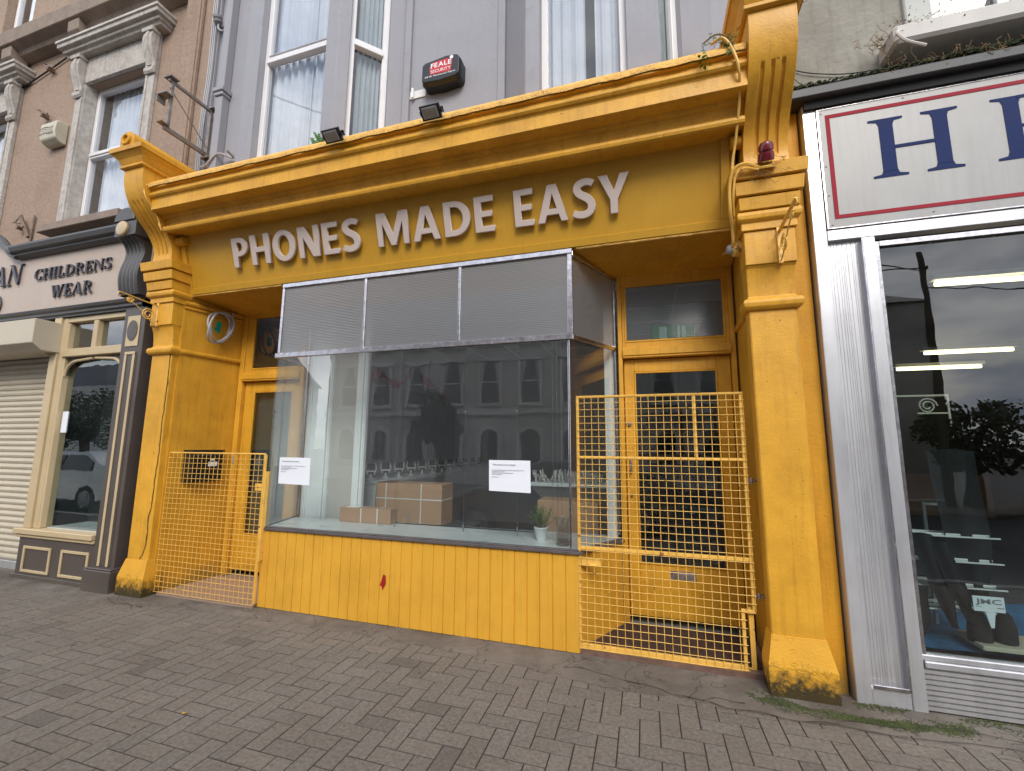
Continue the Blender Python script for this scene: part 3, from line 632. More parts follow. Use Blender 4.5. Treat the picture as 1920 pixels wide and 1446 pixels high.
# peeling flashing strip lying on the cornice lip: wavy torn edge
mb=MB(); n=220; vsx=[]
for i in range(n+1):
    x=CL+.16+(CR-.155-CL-.16)*i/n; j=noise.noise(Vector((x*5,0,0)))*.012+noise.noise(Vector((x*23,3,0)))*.006
    vsx += [(x,-.02,4.535),(x,-.36+j,4.488),(x,-.560+j*.4,4.425+j*.5),(x,-.580+j*.6,4.388+j),(x,-.577+j*.6,4.356+j*1.3)]
mb.add(vsx,[(5*i+k,5*i+k+1,5*i+k+6,5*i+k+5) for i in range(n) for k in range(4)]); mb.smooth=True
mb.build('flashing','flash',B,fix=False)
# ---- forward-leaning sign board with planted frame and letters
kx=.29; uz=Vector((0,-kx,1)).normalized(); nn=Vector((1,0,0)).cross(uz)
def onsign(x,z,out=0): return Vector((x,-kx*(z-3.33),z))+nn*out
def slab_sign(mb,x0,x1,z0,z1,o0,o1):
    pts=[onsign(x0,z0,o0),onsign(x1,z0,o0),onsign(x1,z1,o0),onsign(x0,z1,o0),onsign(x0,z0,o1),onsign(x1,z0,o1),onsign(x1,z1,o1),onsign(x0,z1,o1)]
    mb.add(pts,[(0,3,2,1),(4,5,6,7),(0,1,5,4),(1,2,6,5),(2,3,7,6),(3,0,4,7)])
mb=MB(); slab_sign(mb,-5.08,.745,3.325,4.06,-.035,0); sg=mb.build('sign_board','yellow_sign',B)
mb=MB(); slab_sign(mb,-5.08,.70,3.99,4.055,.001,.024); slab_sign(mb,-5.08,-5.02,3.395,3.989,.001,.024); slab_sign(mb,.64,.70,3.395,3.989,.001,.024); slab_sign(mb,-5.08,.70,3.328,3.394,.001,.024)
mb.build('sign_frame','yellow_sign',sg,bevel=.003)
for txt,xa,xb,z in (('PHONES',-4.30,-2.66,3.548),('MADE',-2.455,-1.235,3.548),('EASY',-1.045,-.055,3.548)):
    sans_word(txt,onsign(xa,z,.018),(1,0,0),uz,xb-xa,.312,.030,'letter',sg,kern={0:-.03,2:-.03} if txt=='EASY' else {})
# soffit of the recess, with the ragged lower lip of the board
mb=MB(); mb.add([(-5.06,.012,3.318),(.78,.012,3.318),(.82,.66,3.235),(-4.93,.66,3.235),(-5.06,.012,3.42),(.78,.012,3.42),(.82,.66,3.42),(-4.93,.66,3.42)],[(0,1,2,3),(7,6,5,4),(0,4,5,1),(1,5,6,2),(2,6,7,3),(3,7,4,0)])
mb.build('soffit','yellow_wall',B)
for (xa,xb) in ((-5.05,-3.72),(-.52,.70)):
    mb=MB(); n=60; vsx=[]
    for i in range(n+1):
        x=xa+(xb-xa)*i/n; j=noise.noise(Vector((x*12,9,0)))*.009
        vsx += [(x,-.012,3.328),(x,-.018+j,3.304+j*1.4),(x,-.004,3.300+j),(x,.012,3.33)]
    mb.add(vsx,[(4*i+k,4*i+k+1,4*i+k+5,4*i+k+4) for i in range(n) for k in range(3)]); mb.build('drip_edge','flash',B,fix=False)
# ---- stall riser of V-jointed boards, returns splay into the entrances
def boards(p0,p1,z0,z1,pitch):
    p0=Vector(p0);p1=Vector(p1);d=(p1-p0); n=max(1,round(d.length/pitch)); d/=n; u=d.normalized(); nm=Vector((u.y,-u.x)); pts=[]
    for i in range(n):
        a_=p0+d*i; b_=a_+d; j=R(-.0015,.0015)
        pts += [a_-nm*.010,a_+u*.0022-nm*.008,a_+u*.006+nm*j, b_-u*.006+nm*j,b_-u*.0022-nm*.008, b_-nm*.010]
    return pts,nm
random.seed(5)
for (p0,p1,nm_) in (((-3.72,0),(-.535,0),'stall_riser'),((-.535,0),(-.225,.60),'stall_riser_return'),((-3.90,.60),(-3.72,0),'stall_riser_return')):
    pts,nm=boards(p0,p1,0,.74,.107)
    mb=MB(); pr2=[(q.x,q.y) for q in pts]; e0=Vector(p0)-nm*.05; e1=Vector(p1)-nm*.05
    mb.prism(pr2+[(e1.x,e1.y),(e0.x,e0.y)],'z',.012,.7435); mb.build(nm_,'yellow_board',B)
# chipped spot showing old red paint
MB().add([(-2.305,-.004,.30),(-2.270,-.004,.36),(-2.275,-.004,.43),(-2.30,-.004,.44),(-2.325,-.004,.36),(-2.335,-.004,.345),(-2.31,-.004,.335)],[(0,1,2,3,4,5,6)]).build('paint_chip','red',B)
# sill strip round the bay
sp=[(-3.925,.62),(-3.745,-.022),(-.52,-.022),(-.19,.62)]
mb=MB(); mb.prism([(-3.745,-.022),(-.52,-.022),(-.52+.03,.03),(-.19,.60),(-.24,.60),(-.553,.032),(-3.70,.032),(-3.87,.60),(-3.92,.60)],'z',.744,.768)
mb.prism([(-3.73,-.012),(-.53,-.012),(-.21,.60),(-.25,.60),(-.555,.030),(-3.70,.030),(-3.87,.60),(-3.905,.60)],'z',.7685,.779)
mb.build('bay_sill','sillm',B,bevel=.003)
# window board inside
MB().prism([(-3.69,.035),(-.56,.035),(-.26,.60),(-.30,.72),(-3.80,.60),(-3.86,.56)],'z',.750,.772).build('window_board','board',B)
MB().box(-3.52,-.98,.60,.66,.755,.772).build('window_board_edge','board',B)
# ---- the bay window: clear lower panes, ribbed upper panes in worn steel
SW=MB()
def bar(x0,x1,z0,z1,y0=-.018,y1=.018): SW.box(x0,x1,y0,y1,z0,z1)
bar(-3.70,-.555,3.272,3.318,-.022,.018); bar(-3.725,-.555,2.502,2.552,-.026,.02)
bar(-3.70,-3.672,2.553,3.271); bar(-2.665,-2.638,2.553,3.271); bar(-1.632,-1.605,2.553,3.271); bar(-.60,-.556,2.553,3.271)
bar(-.604,-.586,.79,2.501,-.010,.010)
# splayed returns
for (ax,ay,bx_,by_) in ((-.566,.01,-.245,.60),(-3.69,.01,-3.87,.62)):
    for z in (3.285-.0,2.527):
        SW.obox((ax,ay,z),(bx_,by_,z-(.055 if z>3 else 0)),.026,.042)
    SW.obox((bx_,by_,.80),(bx_,by_,3.24),.02,.02,(0,1,0))
SW=SW.build('bay_window_frame','steel',B,bevel=.004)
def ribs(p0,p1,z0,z1,m_,parent,pitch=.016,amp=.0016):
    p0=Vector(p0);p1=Vector(p1); u=(p1-p0).normalized(); nm=Vector((u.y,-u.x)); n=int((z1-z0)/pitch); vsx=[]; st=8
    for i in range(n*st+1):
        z=z0+(z1-z0)*i/(n*st); o_=amp*abs(sin(pi*i/st))
        for q in (p0,p1): w_=q+nm*o_; vsx.append((w_.x,w_.y,z))
    k=len(vsx)
    vsx += [((p0-nm*.003).x,(p0-nm*.003).y,z0),((p1-nm*.003).x,(p1-nm*.003).y,z0),((p1-nm*.003).x,(p1-nm*.003).y,z1),((p0-nm*.003).x,(p0-nm*.003).y,z1)]
    mb=MB(); mb.add(vsx,[(2*i,2*i+1,2*i+3,2*i+2) for i in range(n*st)]+[(k,k+3,k+2,k+1)]); mb.smooth=True; return mb.build('ribbed_pane',m_,parent,fix=False)
for xa,xb in ((-3.671,-2.666),(-2.637,-1.633),(-1.604,-.601)): ribs((xa,0),(xb,0),2.553,3.271,'ribbed',SW)
ribs((-.556,.03),(-.255,.585),2.55,3.225,'ribbed',SW); ribs((-3.865,.60),(-3.70,.03),2.55,3.235,'ribbed',SW)
MB().box(-3.705,-2.17,-.004,.004,.78,2.50).build('pane','glassw',SW); MB().box(-2.166,-.604,-.004,.004,.78,2.50).build('pane','glassw',SW)
MB().prism([(-.585,.012),(-.250,.60),(-.256,.603),(-.591,.015)],'z',.78,2.50).build('pane','glassw',SW)
MB().prism([(-3.700,.012),(-3.878,.60),(-3.870,.602),(-3.693,.012)],'z',.78,2.50).build('pane','glassw',SW)
# ---- white timber reveals seen through the bay
def jamb(x0,x1,y,z0,z1,m_):
    mb=MB(); mb.box(x0,x1,y,y+.05,z0,z1); mb.box(x0+.05,x0+.075,y-.014,y-.001,z0,z1); mb.box(x1-.10,x1-.04,y-.022,y-.001,z0,z1); mb.box(x1-.035,x1-.01,y-.012,y-.001,z0,z1); return mb.build('bay_jamb',m_,B,bevel=.004)
jamb(-3.88,-3.53,.66,.60,3.40,'white'); 
MB().box(-3.529,-3.20,.69,.72,.50,3.40).build('bay_panel','beigepan',B); jamb(-3.199,-3.06,.67,.55,3.40,'white')
MB().box(-.355,-.265,.62,.70,.6,3.25).build('bay_jamb','white',B,bevel=.004)
# ---- side walls of the recess with dado moulding
MB().add([(-5.085,-.06,0),(-5.07,-.06,0),(-4.93,.68,0),(-5.085,.68,0),(-5.085,-.06,3.42),(-5.07,-.06,3.42),(-4.93,.68,3.42),(-5.085,.68,3.42)],[(0,1,2,3),(7,6,5,4),(0,4,5,1),(1,5,6,2),(2,6,7,3),(3,7,4,0)]).build('recess_wall','yellow_wall',B)
MB().add([(.80,-.06,0),(1.22,-.0015,0),(1.22,.68,0),(.825,.68,0),(.80,-.06,3.42),(1.22,-.0015,3.42),(1.22,.68,3.42),(.825,.68,3.42)],[(0,3,2,1),(4,5,6,7),(0,1,5,4),(1,2,6,5),(2,3,7,6),(3,0,4,7)]).build('recess_wall','yellow_wall',B)
for xa,xb,s_ in ((-5.072,-4.932,1),(.805,.826,-1)):
    for zc,r_ in ((2.64,.030),) + (((3.22,.030),(3.165,.018)) if s_>0 else ()): MB().tube([(xa,-.06,zc),(xb,.60,zc)],r_,10).build('dado_moulding','yellow_wall',B)
# wall strip to the right of the right-hand pier, and the solid wall above the recess
MB().box(1.082,1.222,-.02,.3,-.01,4.2).build('party_wall_strip','yellow_wall',B,bevel=.006)
MB().box(-5.42,-5.395,-.02,.3,-.01,3.7).build('party_wall_strip','dark',B)  # near-black strip filling the gap between the two fronts
MB().box(-5.40,1.22,.10,.34,3.43,4.0).build('lintel_wall','grey',B)
# ---- recessed doors and their transom lights
def doorset(x0,x1,dx0,dx1,y,z0,zb0,zb1,ztop,gx0,gx1,gz0,gz1,tx0,tx1,tz0,tz1):
    fr=MB()
    fr.box(x0,dx0,y-.02,y+.09,z0,ztop); fr.box(dx1,x1,y-.02,y+.09,z0,ztop)            # posts
    fr.box(dx0,dx1,y-.035,y+.09,zb0,zb1)                                              # transom bar
    fr.box(dx0,dx1,y-.045,y-.0355,zb0+.02,zb1-.015)
    fr.box(dx0,dx1,y-.015,y+.09,tz1,ztop); fr.box(dx0,tx0,y-.005,y+.05,zb1,tz1); fr.box(tx1,dx1,y-.005,y+.05,zb1,tz1); fr.box(tx0,tx1,y-.005,y+.05,zb1,tz0)
    fro=fr.build('door_frame','yellow',B,bevel=.007)
    bd=MB(); b_=.018
    for (a0,a1,c0_,c1_) in ((tx0,tx1,tz0,tz0+b_),(tx0,tx1,tz1-b_,tz1),(tx0,tx0+b_,tz0+b_,tz1-b_),(tx1-b_,tx1,tz0+b_,tz1-b_)): bd.box(a0,a1,y-.008,y+.02,c0_,c1_)
    bd.build('glazing_bead','yellow',fro,bevel=.003)
    d=MB(); yy=y+.03
    d.box(dx0+.006,gx0,yy,yy+.045,z0+.06,zb0-.008); d.box(gx1,dx1-.006,yy,yy+.045,z0+.06,zb0-.008)
    d.box(gx0,gx1,yy,yy+.045,gz1,zb0-.008); d.box(gx0,gx1,yy,yy+.045,z0+.06,gz0)
    do=d.build('door','yellow',B,bevel=.005)
    bb=MB()
    for (a0,a1,c0_,c1_) in ((gx0,gx1,gz0,gz0+.014),(gx0,gx1,gz1-.014,gz1),(gx0,gx0+.014,gz0+.014,gz1-.014),(gx1-.014,gx1,gz0+.014,gz1-.014)): bb.box(a0,a1,yy-.007,yy+.01,c0_,c1_)
    bb.build('door_bead','yellow',do,bevel=.003)
    return fro,do,yy
f1,d1,yd=doorset(-.215,.805,-.175,.765,.60,.06,2.43,2.53,3.27,-.075,.645,.56,2.30,-.15,.735,2.585,3.155)
MB().box(-.061,.631,yd+.012,yd+.018,.574,2.286).build('door_glass','glassdark',d1)
MB().box(-.132,.717,.608,.612,2.60,2.93).build('pane','glassdark',f1)
ribs((-.132,.606),(.717,.606),2.603,3.137,'ribbed_clear',f1,.020)
mb=MB(); mb.box(.175,.39,yd-.012,yd-.001,.45,.525); mb.box(.20,.365,yd-.016,yd-.0125,.468,.505); mb.build('letter_slot','steel',d1,bevel=.004)
mb=MB(); mb.tube([(-.125,yd-.045,1.37),(-.125,yd-.05,1.40),(-.125,yd-.05,1.46),(-.125,yd-.045,1.49)],.009,8); mb.box(-.135,-.115,yd-.045,yd,1.475,1.49); mb.box(-.135,-.115,yd-.045,yd,1.37,1.385); mb.build('door_handle','steel',d1)
mb=MB(); mb.lathe([(.024,0),(.024,.012),(.015,.018),(.0,.02)],(-.135,yd-.001,1.81),(0,-1,0),14); mb.lathe([(.012,0),(.012,.008),(.0,.01)],(-.13,yd-.001,1.15),(0,-1,0),12); mb.build('door_lock','rust',d1)
f2,d2,yd2=doorset(-4.93,-3.90,-4.86,-3.96,.62,.04,2.38,2.48,3.27,-4.70,-4.10,.52,2.25,-4.76,-4.0,2.53,3.22)
MB().box(-4.686,-4.114,yd2+.012,yd2+.018,.534,2.236).build('door_glass','glassdark',d2); MB().box(-4.742,-4.018,.628,.632,2.548,3.202).build('pane','glassdark',f2)
MB().box(-4.9,-3.91,yd2+.09,yd2+.10,.4,2.36).build('door_blind',mat('grey_door_blind',(.11,.105,.10),.8),d2)
# ---- rooms behind the glass
mb=MB(); mb.box(-3.76,.9,5.2,5.3,-.1,3.5); mb.box(-3.86,-3.76,.725,5.8,-.1,3.5); mb.box(.85,.95,.75,5.8,-.1,3.5); mb.build('room_wall','roomwall',B)
MB().box(-3.76,.85,.72,5.8,3.40,3.5).build('room_ceiling','roomwall',B)
mb=MB()
for yy in (1.4,2.1,2.8,3.5,4.2,4.9): mb.box(-3.75,.84,yy,yy+.025,3.385,3.398)
for xx in (-3.1,-2.4,-1.7,-1.0,-.3,.4): mb.box(xx,xx+.02,.75,5.8,3.384,3.397)
mb.build('ceiling_grid','white',B)
MB().box(-3.75,.84,.70,5.8,-.05,.04).build('room_floor',mat('grey_vinyl_floor',(.26,.25,.24),.5,bump=.05),B)
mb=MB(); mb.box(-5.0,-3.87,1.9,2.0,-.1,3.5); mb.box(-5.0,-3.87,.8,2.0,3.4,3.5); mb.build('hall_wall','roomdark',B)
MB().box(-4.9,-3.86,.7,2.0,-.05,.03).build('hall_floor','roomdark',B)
# dark slatted display wall down the left of the shop, counter and shelf edges
mb=MB()
for k in range(22):
    y=1.1+k*.16; mb.box(-3.755,-3.725,y+.006,y+.154,1.14,2.50)
mb.build('slat_wall','slat',B)
MB().box(-3.755,-3.70,1.0,5.0,1.08,1.13).build('slat_ledge','white',B)
# ---- downpipe in the corner and old wires beside it
mb=MB(); mb.box(-5.03,-4.92,-.0,.098,4.2,9); mb.box(-5.06,-4.89,-.035,.099,5.98,6.04); mb.box(-5.045,-4.905,-.02,.099,5.93,5.975); mb.build('downpipe','grey',B,bevel=.006)
# crack down the corner of the left pier
def crackline(pts,wd,nm,y_off=0,parent=B,seed=1):
    P=spline([Vector(p) for p in pts],10); vsx=[];fsx=[]
    for i,p in enumerate(P):
        j=Vector((noise.noise(p*14+Vector((seed,0,0)))*.010,0,0)); w_=wd*(.45+.9*abs(noise.noise(p*9+Vector((0,seed,0)))))
        vsx += [p+j-Vector((w_,0,0)),p+j+Vector((w_,0,0))]
        if i: fsx.append((2*i-2,2*i-1,2*i+1,2*i))
    MB().add([tuple(v) for v in vsx],fsx).build(nm,'crack',parent,fix=False)
crackline([(CL+.135,-.1325,2.60),(CL+.145,-.1325,2.2),(CL+.135,-.1325,1.9),(CL+.14,-.1325,1.5),(CL+.125,-.1325,1.25),(CL+.13,-.1325,1.0),(CL+.10,-.1325,.8),(CL+.11,-.1325,.6),(CL+.09,-.1325,.45),(CL+.04,-.1335,.375)],.011,'crack')
crackline([(CL-.15,-.1345,.38),(CL-.05,-.1345,.365),(CL+.05,-.1345,.375)],.004,'crack',seed=4)

# ================================================================== THINGS FIXED TO THE YELLOW FRONT
# alarm box with printed panel
A=thing('alarm_box','black alarm box with red and white printing on the grey upper wall','alarm box',(-1.88,.1,5.4))
def rot_prism(mb,pts,y0,y1): mb.prism(pts,'y',y0,y1)
ap=[(-2.10,5.33),(-2.095,5.31),(-2.07,5.285),(-1.88,5.27),(-1.70,5.285),(-1.668,5.31),(-1.66,5.35),(-1.66,5.50),(-1.675,5.535),(-1.70,5.548),(-1.82,5.56),(-1.90,5.548),(-2.06,5.53),(-2.092,5.51),(-2.10,5.48)]
mb=MB(); n=len(ap); cxa,cza=-1.88,5.41
fr=[((x-cxa)*.93+cxa,(z-cza)*.90+cza+.012) for x,z in ap]
mb.prism(ap,'y',.0,.098); mb.add([(x,-.001,z) for x,z in ap]+[(x,-.045,z) for x,z in fr],[(i,(i+1)%n,(i+1)%n+n,i+n) for i in range(n)]+[tuple(range(n,2*n))])
mb.build('housing','black',A,bevel=.004)
MB().prism([(-1.99,5.375),(-1.76,5.37),(-1.745,5.50),(-1.81,5.52),(-1.97,5.51),(-2.0,5.45)],'y',-.048,-.0455).build('printed_panel','alarmr',A)
word('FEALE',(-1.985,-.0485,5.445),(1,0,0),(0,0,1),.23,.055,.0015,'wtext',A,'lettering',offset=.02,single=True)
word('SECURITY',(-1.985,-.0485,5.388),(1,0,0),(0,0,1),.225,.036,.0015,'wtext',A,'lettering',single=True)
word('24 Hr Monitored Alarm',(-2.05,-.0485,5.345),(1,0,0),(0,0,1),.34,.022,.0015,'wtext',A,'lettering',single=True,gap=.06)
MB().lathe([(.020,0),(.020,.001),(0,.0015)],(-1.755,-.0465,5.522),(0,-1,0),16).build('emblem','wtext',A)
A2=thing('contact_plate','small white plate with a clip on the grey wall left of the alarm box','plate',(-2.24,.1,5.33))
MB().box(-2.37,-2.11,.088,.0985,5.285,5.375).build('plate','upvc',A2,bevel=.002); MB().box(-2.27,-2.245,.055,.0875,5.27,5.39).build('clip','white',A2,bevel=.004)
# floodlights on the cornice lip
def flood(x):
    lab={0:'small black floodlight on the yellow cornice below the left bay window',1:'small black floodlight on the yellow cornice beneath the alarm box'}[int(x>-2)]
    r=thing('floodlight',lab,'floodlight',(0,0,0),'floodlights on the cornice',local=True)
    R0=Matrix.Rotation(radians(52),4,'X')
    def tb(mb): mb.v=[tuple(R0@Vector(v)) for v in mb.v]; return mb
    m1=MB(); m1.box(-.10,.10,-.012,.03,-.065,.065)
    for k in range(7): m1.box(-.085+k*.026,-.079+k*.026,.03,.045,-.055,.055)
    tb(m1).build('housing','black',r,bevel=.006)
    m1=MB(); m1.box(-.080,.080,-.016,-.0125,-.050,.050); tb(m1).build('reflector_rim','cablegrey',r,bevel=.002)
    m1=MB(); m1.box(-.066,.066,-.019,-.0165,-.038,.038); tb(m1).build('lens','lens',r,bevel=.002)
    m1=MB(); m1.box(-.112,-.106,.0,.02,-.02,.02); m1.box(.106,.112,0,.02,-.02,.02); m1.box(-.112,.112,.06,.066,-.03,.02); m1.box(-.112,-.106,.02,.066,-.02,.0); m1.box(.106,.112,.02,.066,-.02,.0)
    tb(m1).build('bracket','black',r)
    r.location=(x,-.66,4.37); r.scale=(.88,.85,.85); return r
flood(-2.62); flood(-1.63)
# fire bell / siren lens on top of the right capital, conduit feeding it
b=thing('siren','dark red round siren standing on the right hand yellow capital','siren',(.87,-.33,3.55))
MB().lathe([(.052,0),(.054,.012),(.052,.05),(.044,.055),(.044,.066),(.05,.07),(.048,.10),(.036,.122),(.012,.132),(0,.133)],(.90,-.335,3.64),(-.05,-.45,.88),22).build('lens','lamp_red',b)
MB().lathe([(.06,0),(.06,.012),(.05,.016),(.0,.018)],(.905,-.315,3.60),(0,-.5,.86),18).build('base','yellow_metal',b)
def cable(name,pts,r,m_,label,cat='cable',n=6,group=None): return MB().tube(spline(pts,6),r,n).build(name,m_,label=label,cat=cat,group=group)
cable('conduit',[(.86,-.33,3.60),(.76,-.36,3.63),(.69,-.34,3.61),(.665,-.30,3.52),(.665,-.25,3.35),(.69,-.16,3.25),(.70,-.10,3.15),(.69,.0,3.12),(.72,.12,3.20),(.70,.30,3.24)],.012,'yellow_metal','thick yellow painted conduit looping from the siren down to the recess','conduit')
cable('conduit',[(.85,-.335,3.585),(.755,-.35,3.60),(.70,-.33,3.56),(.685,-.28,3.42),(.705,-.17,3.27),(.715,-.09,3.18)],.008,'yellow_metal','thinner yellow conduit running just inside the thick one below the siren','conduit')
# dead twigs round the siren
random.seed(21); mb=MB()
for k in range(34):
    x=.87+random.gauss(0,.09); z=3.60+random.gauss(0,.05); y=-.335+R(-.02,.02); p=[(x,y,z)]
    for q in range(3): p.append((p[-1][0]+R(-.03,.03),p[-1][1]+R(-.012,.006),p[-1][2]+R(-.03,.03)))
    mb.tube(p,.0016,4)
mb.build('dead_weed','dry',label='tangle of dead twigs around the red siren',cat='weed')
# old wires painted in, down the right end of the cornice; vine on top
cable('painted_vine',[(.55,-.56,4.47),(.62,-.60,4.46),(.68,-.59,4.36),(.715,-.57,4.22),(.735,-.45,4.10),(.73,-.38,3.98),(.72,-.30,3.85),(.705,-.25,3.74),(.70,-.24,3.66)],.010,'yellow_metal','yellow painted dead vine stem hanging at the right end of the cornice','vine')
cable('painted_vine',[(.50,-.55,4.50),(.58,-.58,4.52),(.66,-.58,4.47),(.70,-.575,4.33),(.722,-.55,4.20),(.742,-.42,4.08)],.006,'dry','thin brown vine twisted over the yellow stem by the right console','vine')
random.seed(31); mb=MB()
def leafy(mb,cx,cy,cz,n,sx,sz,sl):
    for k in range(n):
        c_=Vector((cx+random.gauss(0,sx),cy+random.gauss(0,sx*.5),cz+random.gauss(0,sz))); d=Vector((R(-1,1),R(-1,1),R(-.6,1))).normalized()*sl*R(.6,1.3); s_=d.cross(Vector((R(-1,1),R(-1,1),R(-1,1)))).normalized()*sl*.38
        mb.add([c_,c_+d*.5+s_,c_+d,c_+d*.5-s_],[(0,1,2,3)])
leafy(mb,.66,-.60,4.40,16,.025,.05,.035); leafy(mb,.50,-.60,4.33,18,.02,.02,.03)
for k in range(26):
    x=.62+R(-.14,.12); p=[(x,-.57+R(-.03,.02),4.44+R(-.02,.05))]
    for q in range(3): p.append((p[-1][0]+R(-.03,.03),p[-1][1]+R(-.02,.01),p[-1][2]+R(-.03,.03)))
    mb.tube(p,.002,4)
mb.smooth=False
w1=mb.build('creeper','leaf',label='withered creeper with a few green leaves on the right end of the cornice',cat='creeper',fix=False)
random.seed(41); mb=MB()
for k in range(9):
    x=-2.93+R(-.05,.06); h=R(.05,.13); tip=Vector((x+R(-.07,.07),-.50+R(-.05,.03),4.47+h)); b0=Vector((x,-.47,4.44)); s_=Vector((.016,0,.004)); mid=(b0+tip)/2+Vector((0,0,.02))
    mb.add([b0,mid-s_,tip,mid+s_],[(0,1,2,3)])
    for q in range(3): c_=b0.lerp(tip,.4+.2*q); mb.add([c_,c_+Vector((-.022,0,.012)),c_+Vector((-.006,0,.022))],[(0,1,2)]); mb.add([c_,c_+Vector((.022,0,.012)),c_+Vector((.006,0,.022))],[(0,1,2)])
mb.build('weed','leaf',label='small green fern-like weed growing on the cornice under the left bay window',cat='weed',fix=False)
# cable stays over the left console
cable('wire',[(-5.09,-.57,4.40),(-5.10,-.60,4.34),(-5.085,-.585,4.24),(-5.08,-.50,4.14),(-5.075,-.44,4.05),(-5.06,-.42,3.97),(-5.04,-.42,3.93),(-5.055,-.45,4.0)],.006,'yellow_metal','looped yellow painted wire hanging at the left end of the cornice','wire')
# little blocks beside the board ends
MB().lathe([(.05,0),(.05,.10),(.04,.12),(0,.12)],(-5.09,-.20,3.90),(1,0,0),14).build('board_end_boss','yellow_wall',B); MB().lathe([(.05,0),(.05,.08),(0,.10)],(.70,-.22,3.90),(1,0,0),14).build('board_end_boss','yellow_wall',B)
# bulkhead lamp on the right reveal
bl=thing('bulkhead_lamp','yellow round lamp with a grey dome under the right hand capital','lamp',(.78,-.04,3.1))
MB().lathe([(.062,0),(.064,.05),(.06,.085),(.045,.10),(.0,.101)],(.80,-.03,3.13),(-1,-.1,0),22).build('housing','yellow_metal',bl)
MB().lathe([(.040,0),(.038,.02),(.028,.035),(.0,.042)],(.70,-.04,3.13),(-1,-.1,0),18).build('dome','cablegrey',bl)
# curled hanging brackets on both capitals
def spiral(cx,cz,r0,turns,n=26,y=0,d=1): return [(0,cx+d*r0*(1-.75*k/n)*cos(2*pi*turns*k/n),cz+r0*(1-.75*k/n)*sin(2*pi*turns*k/n)) for k in range(n+1)]
hb=thing('hanging_bracket','slender yellow wrought iron bracket with two scrolls on the left capital','bracket',(0,0,0),'scrolled brackets on the capitals',local=True)
m1=MB(); m1.obox((0,-.21,3.155),(0,-.60,3.195),.022,.007); m1.build('arm','yellow_metal',hb)
m1=MB(); m1.tube(spiral(-.30,3.03,.07,2.1),.006,6); m1.build('scroll','yellow_metal',hb)
m1=MB(); m1.tube(spiral(-.49,3.135,.035,1.6),.006,6); m1.build('scroll','yellow_metal',hb)
m1=MB(); m1.tube(spline([(0,-.60,3.19),(0,-.61,3.165),(0,-.595,3.15),(0,-.58,3.16)],5),.004,6); m1.build('hook','yellow_metal',hb)
m1=MB(); m1.tube(spline([(0,-.21,2.94),(0,-.26,2.96),(0,-.40,3.08),(0,-.53,3.15)],5),.005,6); m1.box(-.014,.014,-.212,-.19,2.92,3.19); m1.build('strut','yellow_metal',hb)
hb.location=(-5.29,.01,0)
copy_tree(hb,(.985,.01,0),'rusty yellow wrought iron bracket seen end-on on the right capital')
# coil of grey cable under the left of the soffit
cc=thing('cable_coil','coil of grey cable taped green hanging in the left recess','cable coil',(-4.85,.27,3.0))
mb=MB()
for j in range(3):
    pts=[]; 
    for k in range(33):
        t=2*pi*k/32; pts.append((-4.93+.02*j+.03*sin(t*2+j),.27+(.135+.012*j)*cos(t)+.02*sin(j*2),3.0+(.185+.008*j)*sin(t+.2*j)))
    mb.tube(pts,.011,7,cap=False)
mb.tube(spline([(-4.93,.40,2.92),(-4.91,.42,3.05),(-4.9,.42,3.22)],6),.010,6)
mb.build('coil','cablegrey',cc)
mb=MB(); random.seed(6)
for k in range(5): x=R(-.012,.012); mb.box(-4.92+x,-4.905+x,.22+R(-.01,.02),.27+R(-.01,.02),2.93+k*.025,2.965+k*.025)
mb.build('tape','turq',cc)
# black post box on the left reveal
pb=thing('post_box','black metal post box with a white label inside the left mesh gate','post box',(-4.93,.26,1.3))
MB().box(-5.03,-4.90,.09,.47,1.16,1.50).box(-5.03,-4.88,.08,.48,1.501,1.525).build('body','black',pb,bevel=.006)
MB().box(-4.899,-4.896,.29,.40,1.335,1.385).box(-4.899,-4.896,.31,.36,1.40,1.425).build('label','paper',pb)
MB().box(-4.905,-4.895,.12,.44,1.46,1.475).build('slot','steel',pb)
# small lock plate on left frame
lp=MB().box(-4.90,-4.87,.590,.598,1.36,1.46); lp.build('bell_push','alu_dull',f2,bevel=.003)
# ================================================================== MESH GATES
def gate(name,label,W,H,Z0,cols,rows,y,x0,steps=None):
    g=thing(name,label,'gate',(x0+W/2,y,Z0),'yellow mesh gates across the recesses')
    wm=MB(); random.seed(int(W*100))
    def wob(a_,b_,s): return noise.noise(Vector((a_*2.3,b_*2.3,s)))*.0035
    # verticals behind, horizontals in front
    for i in range(cols+1):
        x=x0+W*i/cols
        zb=Z0 if not (steps and x>steps[0]) else steps[1]
        pts=[(x+wob(x,z_,1)+R(-.0008,.0008),y+wob(x,z_,2)*.7,z_) for z_ in [zb+(Z0+H-zb)*k/8 for k in range(9)]]; wm.tube(pts,.0025,6)
    for j in range(rows+1):
        z=Z0+H*j/rows; xe=x0+W if not (steps and z<steps[1]) else steps[0]
        pts=[(xx,y-.0052+wob(xx,z,3)*.7,z+wob(xx,z,4)+R(-.0008,.0008)) for xx in [x0-.008+(xe+.008-x0+.008)*k/8 for k in range(9)]]; wm.tube(pts,.0025,6)
    wm.build('mesh','yellow_metal',g)
    return g
G=gate('mesh_gate','tall yellow welded mesh gate closing the right hand recess',1.235,1.95,.06,22,35,-.005,-.525,(.640,.455))
t=.022
fm=MB(); fm.box(-.540,-.518,.003,.03,.04,2.015); fm.box(-.517,.712,.003,.03,1.995,2.015); fm.box(.690,.712,.003,.03,.46,1.994)
fm.box(-.517,.689,.003,.028,1.498,1.520); fm.box(-.517,.689,.003,.028,.785,.812); fm.box(-.517,.615,.003,.028,.045,.088); fm.box(.36,.385,.004,.026,1.521,1.994)
